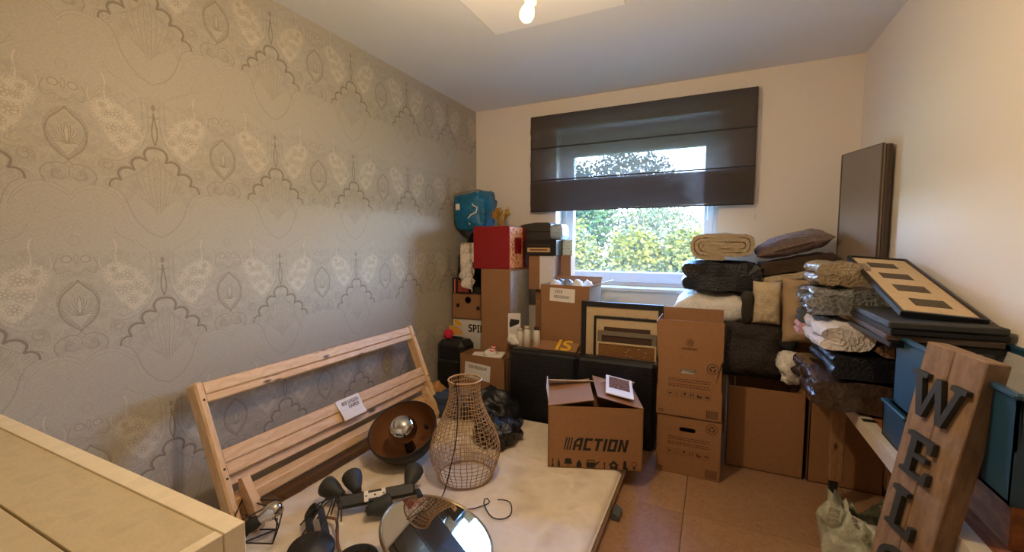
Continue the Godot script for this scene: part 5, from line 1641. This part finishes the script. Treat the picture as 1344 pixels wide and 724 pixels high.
	for k in 7:
		part(ck, "pin", MB.new().at(Vector3(rng.randf_range(-0.15, 0.15), rng.randf_range(0.55, 0.61), 0.003)).lathe([Vector2(0, 0), Vector2(0.003, 0.0), Vector2(0.003, 0.004), Vector2(0, 0.004)], 6), M.paper)

func build_bedding():
	# cartons at the right of the stack
	var oa := thing("wide_open_carton", "wide open brown carton with plain sides next to the printed cartons", "box", Vector3(0.29, 0, -2.90))
	part(oa, "body", carton(0.385, 0.48, 0.33), M.card)
	part(oa, "flap", slab(MB.new(), Vector3(0.186, 0.478, 0.155), Vector3(0.186, 0.478, -0.155), Vector3(-0.3, -1, 0), 0.14, 0.005), M.card)
	var ob := thing("tucked_carton", "plain brown carton pushed under the rustic table", "box", Vector3(0.665, 0, -2.94))
	part(ob, "body", carton(0.33, 0.49, 0.42), M.card)
	part(ob, "lid", MB.new().box(Vector3(0.32, 0.005, 0.41), Vector3(0, 0.4925, 0)), M.card)
	single("support_carton", "dark brown carton carrying the white pillow by the window", "box", MB.new().box(Vector3(0.62, 0.765, 0.28), Vector3(0, 0.3825, 0), 0.004), M.card, Vector3(0.03, 0, -3.34))
	single("rear_carton", "brown carton carrying the beige cushions in the corner", "box", MB.new().box(Vector3(0.44, 0.70, 0.30), Vector3(0, 0.35, 0), 0.004), M.card, Vector3(0.60, 0, -3.36))
	# dark lace cushion in the open carton
	var lc := cushion(0.35, 0.34, 0.19, 401, 0.016, 3.0, 30, 0.4)
	var lo := single("lace_cushion", "dark grey cushion with a lace pattern stuffed upright in the open carton", "cushion", lc, M.lace, Vector3(0.225, 0.63, -3.05))
	lo.rotation = Vector3(1.35, 0.0, 0.0)
	single("white_lace_cloth", "crumpled white lace cloth beside the dark lace cushion", "cloth", blob(Vector3(0.10, 0.18, 0.10), 405, 0.04, 14.0, 0.8, 30), M.white_cloth, Vector3(0.428, 0.49, -2.86))
	single("black_pompom", "small fuzzy black pompom on the dark lace cushion", "pompom", blob(Vector3(0.085, 0.075, 0.08), 407, 0.012, 40.0, 0.95, 22), M.black_cloth, Vector3(0.405, 0.68, -2.90))
	single("carton_stick", "thin wooden stick standing in the wide open carton", "stick", MB.new().tube([Vector3(0, 0, 0), Vector3(0.004, 0.50, 0.0)], 0.006, 6), M.legwood, Vector3(0.135, 0.006, -2.83))
	# white pillow, black comforter, beige quilt
	single("white_pillow", "plump white bed pillow under the folded black comforter", "pillow", cushion(0.48, 0.38, 0.21, 411, 0.014, 3.2, 30, 0.42), M.white_cloth, Vector3(0.0, 0.774, -3.22), 0.0)
	single("black_comforter", "thick black comforter folded double on the white pillow", "comforter", ribbon(fold_path(0.43, 2, 0.092), 0.093, 0.36, 415, 0.008, 7.0, 18), M.black_nylon, Vector3(0.022, 0.996, -3.22))
	var sp := spiral_path(0.11, 0.008, 2.75, 0.0265)
	var q1 := single("beige_quilt", "beige quilt rolled flat on top of the black comforter", "quilt", ribbon(sp, 0.022, 0.34, 419, 0.005, 8.0, 16), M.quilt, Vector3(0.05, 1.285, -3.22))
	# beige cushions standing
	var bp := single("cream_bolster", "cream folded cushion standing beside the black comforter", "cushion", cushion(0.15, 0.26, 0.12, 421, 0.012, 3.0, 26, 0.5), M.cream, Vector3(0.30, 0.94, -3.03))
	bp.rotation = Vector3(1.48, 0.0, 0.08)
	single("olive_throw", "olive dark throw edge between comforter and cream cushion", "throw", blob(Vector3(0.055, 0.19, 0.10), 423, 0.012, 9.0, 0.6, 22), mat(c8(52, 46, 36), 0.9, T.fib, Vector3(6, 6, 6)), Vector3(0.195, 0.81, -2.975))
	var b2 := single("beige_cushion", "tan beige cushion standing upright behind the cream one", "cushion", cushion(0.34, 0.32, 0.17, 425, 0.022, 2.4, 28, 0.7), M.beige, Vector3(0.43, 0.88, -3.30))
	b2.rotation = Vector3(1.45, 0, -0.1)
	var b3 := single("round_beige_cushion", "large rounded tan cushion leaning near the plastic-wrapped bedding", "cushion", cushion(0.36, 0.38, 0.17, 427, 0.020, 2.2, 30, 0.5), M.beige, Vector3(0.53, 0.89, -3.04))
	b3.rotation = Vector3(1.35, 0.0, -0.2)
	# blanket tongue and dark blanket, velvet cushion on top
	single("cream_blanket", "cream blanket edge sticking out under the dark brown blanket", "blanket", ribbon(fold_path(0.36, 2, 0.018), 0.017, 0.26, 431, 0.004), M.cream, Vector3(0.455, 1.088, -3.20), 0.0).rotation.z = 0.2
	single("dark_brown_blanket", "dark brown folded blanket under the mauve velvet cushion", "blanket", ribbon(fold_path(0.38, 2, 0.04), 0.038, 0.28, 433, 0.005), M.brown_cloth, Vector3(0.462, 1.133, -3.22), 0.0).rotation.z = 0.2
	var mc := thing("velvet_cushion", "mauve velvet cushion with piping on top of the bedding pile", "cushion", Vector3(0.46, 1.243, -3.24))
	mc.rotation = Vector3(0.12, 0, 0.30)
	part(mc, "cover", cushion(0.42, 0.32, 0.12, 437, 0.008, 2.6, 28, 0.55), M.mauve)
	var pipe := []
	for k in 48:
		var a := TAU * k / 48.0
		var s := pow(pow(absf(cos(a)), 4.0) + pow(absf(sin(a)), 4.0), -0.25)
		pipe.append(Vector3(cos(a) * s * 0.202, 0.06, sin(a) * s * 0.152))
	part(mc, "piping", MB.new().tube(pipe, 0.006, 6, true), M.brown_cloth)
	# tall upholstered panel in the corner
	var pn := thing("upholstered_panel", "tall taupe upholstered panel leaning in the corner against the right wall", "panel", Vector3(0.755, 0.70, -3.035), 0.0)
	var e := Vector3(0.78 - 0.67, 0, -2.91 + 3.20).normalized()
	pn.basis = Basis(e, Vector3.UP, e.cross(Vector3.UP)).orthonormalized()
	part(pn, "front_cover", MB.new().box(Vector3(0.31, 1.13, 0.02), Vector3(0, 0.565, 0.022), 0.006), M.taupe)
	part(pn, "side_cover", MB.new().box(Vector3(0.312, 1.125, 0.034), Vector3(0, 0.563, -0.006), 0.006), M.taupe_dark)  # same upholstery as the front; shade on the side is put into this darker colour
	part(pn, "piping", MB.new().tube([Vector3(0.154, 0, 0.032), Vector3(0.154, 1.127, 0.032), Vector3(-0.154, 1.127, 0.032), Vector3(-0.154, 0, 0.032)], 0.004, 5), M.taupe_dark)

func build_table_side():
	# ---- rustic table along the right wall
	var tb := thing("rustic_table", "rustic table of old orange-brown planks with a pale metal edge along the right wall", "table", Vector3(0.695, 0, -1.62))
	var tz0 := -0.95
	var tz1 := 0.95
	for k in 3:
		var mb := MB.new()
		mb.uvo = Vector2(0.4 * k, 0.13 * k)
		mb.box(Vector3(0.092, 0.045, tz1 - tz0), Vector3(-0.092 + k * 0.094, 0.5775, 0), 0.005)
		part(tb, "plank", mb, M.rustic)
	var pe := MB.new()
	pe.box(Vector3(0.004, 0.055, tz1 - tz0), Vector3(-0.141, 0.573, 0))
	pe.box(Vector3(0.04, 0.003, tz1 - tz0), Vector3(-0.122, 0.6015, 0))
	part(tb, "metal_edge", pe, mat(c8(206, 196, 180), 0.35, T.mott, Vector3(5, 5, 5)))
	for q in [[-0.115, -0.92], [0.11, -0.92], [-0.115, 0.92], [0.11, 0.92]]:
		var mb := MB.new()
		mb.uvo = Vector2(0.2, 0.1)
		mb.box(Vector3(0.056, 0.43, 0.05), Vector3(q[0], 0.34, q[1]), 0.004)
		var lg := part(tb, "leg", mb, M.legwood)
		part(lg, "foot", MB.new().box(Vector3(0.034, 0.125, 0.034), Vector3(q[0] - 0.005, 0.0625, q[1]), 0.002), M.rubber)
	for k in 2:
		part(tb, "black_tape", MB.new().box(Vector3(0.045, 0.002, 0.03), Vector3(-0.12, 0.604, -0.62 + k * 0.16)), M.black)
	# ---- pile of wrapped bedding and clothes
	var z0 := -2.36
	single("brown_wrapped_duvet", "brown duvet in clear plastic at the bottom of the pile on the table", "duvet", ribbon(fold_path(0.44, 2, 0.06), 0.060, 0.50, 501, 0.008, 8.0, 18), M.wrap_brown, Vector3(0.61, 0.617, z0))
	single("black_garment_bag", "flat black garment bag above the brown duvet", "bag", ribbon(fold_path(0.38, 2, 0.045), 0.044, 0.46, 505, 0.005, 8.0, 16), M.black_nylon, Vector3(0.64, 0.752, z0 + 0.02))
	single("white_shirt", "white shirt rolled into the brown sweater on the table pile", "shirt", ribbon(fold_path(0.17, 2, 0.048), 0.047, 0.34, 509, 0.008, 8.0, 16), M.shirt, Vector3(0.495, 0.856, z0 + 0.05))
	single("brown_sweater", "brown wool sweater folded beside the white shirt", "sweater", ribbon(fold_path(0.23, 2, 0.043), 0.042, 0.44, 513, 0.008, 8.0, 16), M.brown_wool, Vector3(0.71, 0.856, z0 + 0.03))
	single("pink_cloth", "folded pink cloth poking out at the side of the pile", "cloth", ribbon(fold_path(0.14, 2, 0.028), 0.027, 0.09, 517, 0.004), M.pink, Vector3(0.455, 0.855, -2.54))
	single("slate_cloth", "folded slate grey cloth above the pink one", "cloth", ribbon(fold_path(0.15, 2, 0.028), 0.027, 0.10, 519, 0.004), M.slate, Vector3(0.465, 0.917, -2.54))
	for k in 4:
		single("flat_portfolio", ["thin black portfolio lowest of four beside the wrapped linen", "brown flat folder between two black portfolios", "thin black portfolio lying on the brown folder", "thin grey folder uppermost, just under the photo frame"][k], "portfolio", MB.new().box(Vector3(0.29, 0.022, 0.44), Vector3(0, 0.011, 0), 0.004), [M.black_satin, M.taupe_dark, M.black_satin, M.lamp_grey][k], Vector3(0.682, 0.952 + 0.0225 * k, -2.045 + 0.006 * k), [0.03, -0.02, 0.02, -0.01][k], "flat portfolios on the table pile")
	single("plastic_wrapped_linen", "folded grey linen in shiny clear plastic on the pile", "linen", ribbon(fold_path(0.28, 4, 0.028), 0.027, 0.28, 523, 0.007, 10.0, 18), M.plastic_wrap, Vector3(0.54, 0.982, -2.45), 0.05)
	single("khaki_duvet", "khaki duvet folded in clear plastic under the photo frame", "duvet", ribbon(fold_path(0.18, 2, 0.05), 0.048, 0.26, 527, 0.008, 9.0, 18), M.khaki, Vector3(0.505, 1.112, -2.48), 0.05)
	# ---- frame with four small photographs, tilted on the pile
	var fr := thing("photo_frame", "long black frame with four small brown photographs lying tilted on the pile", "picture frame", Vector3(0.586, 1.072, -1.880))
	fr.basis = Basis(Vector3(0.997, -0.071, -0.015), Vector3(0.003, 0.243, -0.970), Vector3(0.073, 0.968, 0.242)).orthonormalized()
	var fw := 0.226
	var fl := 0.719
	var fm := MB.new()
	for s in [[0.006, fl / 2, 0.012, fl], [fw - 0.006, fl / 2, 0.012, fl]]:
		fm.box(Vector3(s[2], s[3], 0.022), Vector3(s[0], s[1], -0.011), 0.002)
	for s in [0.006, fl - 0.006]:
		fm.box(Vector3(fw - 0.024, 0.012, 0.022), Vector3(fw / 2, s, -0.011), 0.002)
	part(fr, "frame", fm, M.black_satin)
	part(fr, "mount", MB.new().box(Vector3(fw - 0.024, fl - 0.024, 0.004), Vector3(fw / 2, fl / 2, -0.010)), M.mount)
	for k in 4:
		part(fr, "photograph", MB.new().box(Vector3(0.10, 0.075, 0.001), Vector3(fw / 2 + [0.006, 0.0, -0.004, -0.01][k], 0.13 + k * 0.155, -0.0072)), M.photo)
	var of := single("olive_board", "flat olive board lying behind the photo frame against the wall", "board", MB.new().box(Vector3(0.10, 0.50, 0.014), Vector3(0, 0, 0), 0.004), M.olive, Vector3(0.785, 1.112, -2.24))
	of.basis = fr.basis
	# ---- teal crates
	for k in 2:
		var w := [0.26, 0.24][k] as float
		var h := [0.237, 0.13][k] as float
		var d := [0.66, 0.20][k] as float
		var t := thing("teal_crate", ["large teal blue plastic crate with a pale inside behind the wooden sign", "small low teal blue tray under the large crate's corner"][k], "crate", [Vector3(0.712, 0.746, -1.56), Vector3(0.70, 0.601, -1.86)][k], 0.0)
		var cm := carton(w, h, d, [], 0.008)
		part(t, "shell", cm, M.teal)
		var ri := MB.new()
		for sx in [-1.0, 1.0]:
			ri.box(Vector3(0.018, 0.014, d + 0.012), Vector3(sx * (w / 2), h, 0), 0.004)
		for sz in [-1.0, 1.0]:
			ri.box(Vector3(w, 0.014, 0.018), Vector3(0, h, sz * (d / 2)), 0.004)
		part(t, "rim", ri, M.teal)
		if k == 0:
			part(t, "lining", MB.new().box(Vector3(0.004, h - 0.03, d - 0.03), Vector3(w / 2 - 0.012, h / 2, 0)), M.teal_in)
			part(t, "lining", MB.new().box(Vector3(w - 0.03, h - 0.03, 0.004), Vector3(0, h / 2, -d / 2 + 0.012)), M.teal_in)
	single("crate_block", "wooden block carrying the large teal crate on the table", "block", MB.new().box(Vector3(0.20, 0.143, 0.36), Vector3(0, 0.0715, 0), 0.004), M.rustic, Vector3(0.73, 0.601, -1.50))
	# ---- WELCOME plank sign leaning on the table
	var sg := thing("welcome_sign", "tall wooden plank sign with black letters leaning on the table edge", "sign", Vector3(0, 0, 0))
	var bs := Basis(Vector3(0.292, -0.073, 0.954), Vector3(0.132, 0.991, 0.035), Vector3(-0.947, 0.115, 0.298)).orthonormalized()
	var TL := Vector3(0.516, 1.045, -1.471)
	var sw := 0.17
	var sl := 1.05
	sg.basis = bs
	sg.position = TL - bs.y * sl + bs.x * sw / 2 - bs.z * 0.025
	for k in 2:
		var mb := MB.new()
		mb.uvo = Vector2(0.5 * k, 0.2 * k)
		mb.box(Vector3(0.0842, sl - 0.0 * k, 0.05), Vector3(-0.0425 + k * 0.085, sl / 2, 0), 0.0025)
		part(sg, "plank", mb, M.plank)
	var yy := sl - 0.138
	for ch in "WELCOM":
		var t := text_mesh(ch, 0.148, 0.014, true, 0.55)
		t.horizontal_alignment = HORIZONTAL_ALIGNMENT_CENTER
		var o := MeshInstance3D.new()
		o.mesh = t
		o.material_override = M.lamp_grey
		o.name = "letter"
		sg.add_child(o, true)
		o.position = Vector3(-0.008, yy, 0.0325)
		yy -= 0.158
	# ---- plastic bag on the floor
	var pb := thing("plastic_bag", "pale green plastic shopping bag standing on the floor by the table leg", "bag", Vector3(0.565, 0.0, -2.06))
	var bgm := MB.new()
	var bn := noise(601, 6.0, 2)
	var bn2 := noise(603, 13.0, 3, true)
	var bg := []
	var nb := 44
	for i in nb:
		var row := []
		var a := TAU * i / nb
		var sq := pow(pow(absf(cos(a)), 4.0) + pow(absf(sin(a)), 4.0), -0.25)
		var top := 0.25 + 0.035 * cos(2.0 * a) + 0.03 * bn.get_noise_2d(cos(a) * 0.4, sin(a) * 0.4)
		for j in 15:
			var t := j / 14.0
			var wide := 0.085 + 0.045 * sin(PI * minf(1.0, t * 0.8 + 0.12)) - 0.02 * t
			var q := Vector3(cos(a) * sq * wide * 1.05, t * top, sin(a) * sq * wide * 0.95)
			var dsp := bn.get_noise_3dv(q) * 0.05 + (bn2.get_noise_3dv(q) - 0.3) * 0.007
			q += Vector3(cos(a), 0.0, sin(a)) * dsp * (0.3 + t)
			row.append(q)
		bg.append(row)
	bgm.grid(bg, true)
	part(pb, "body", bgm, M.bag_green)
	part(pb, "contents", blob(Vector3(0.17, 0.19, 0.16), 607, 0.02, 9.0, 0.8, 20), M.white_cloth)
	for k in 2:
		var hd := MB.new()
		var hg := []
		for q in 11:
			var a := PI * q / 10.0
			var zz := 0.02 * sin(a * 2.0 + k)
			hg.append([Vector3(-0.05 * cos(a), 0.19 + 0.15 * sin(a), zz - 0.012), Vector3(-0.028 * cos(a), 0.18 + 0.115 * sin(a), zz + 0.015)])
		hd.at([Vector3(-0.05, 0.0, -0.02), Vector3(0.05, -0.02, 0.06)][k], [Vector3(0.15, 0.5, 0.25), Vector3(0.25, -0.5, -0.25)][k]).grid(hg)
		part(pb, "handle", hd, M.bag_green)
	# ---- things at the lower right: old beam, glass sheet, wooden block
	var bm := thing("old_beam", "short rounded block of pale cracked old wood at the table's near end", "wood block", Vector3(0.72, 0.30, -1.02), 0.25)
	var mbb := MB.new()
	mbb.uvo = Vector2(0.33, 0.2)
	mbb.box(Vector3(0.20, 0.16, 0.18), Vector3(0, 0.08, 0), 0.02)
	part(bm, "body", mbb, M.legwood)
	single("beam_rest", "stack of dark planks under the old wood block", "planks", MB.new().box(Vector3(0.22, 0.30, 0.22), Vector3(0, 0.15, 0), 0.005), M.rustic, Vector3(0.72, 0, -1.02), 0.25)
	var gp := thing("glass_sheet", "framed glass sheet lying flat behind the wooden sign", "glass", Vector3(0.70, 0.6035, -1.05))
	part(gp, "pane", MB.new().box(Vector3(0.22, 0.004, 0.26), Vector3(0, 0.002, 0)), M.glass)
	part(gp, "edge", MB.new().box(Vector3(0.006, 0.006, 0.26), Vector3(-0.11, 0.003, 0)), M.steel)
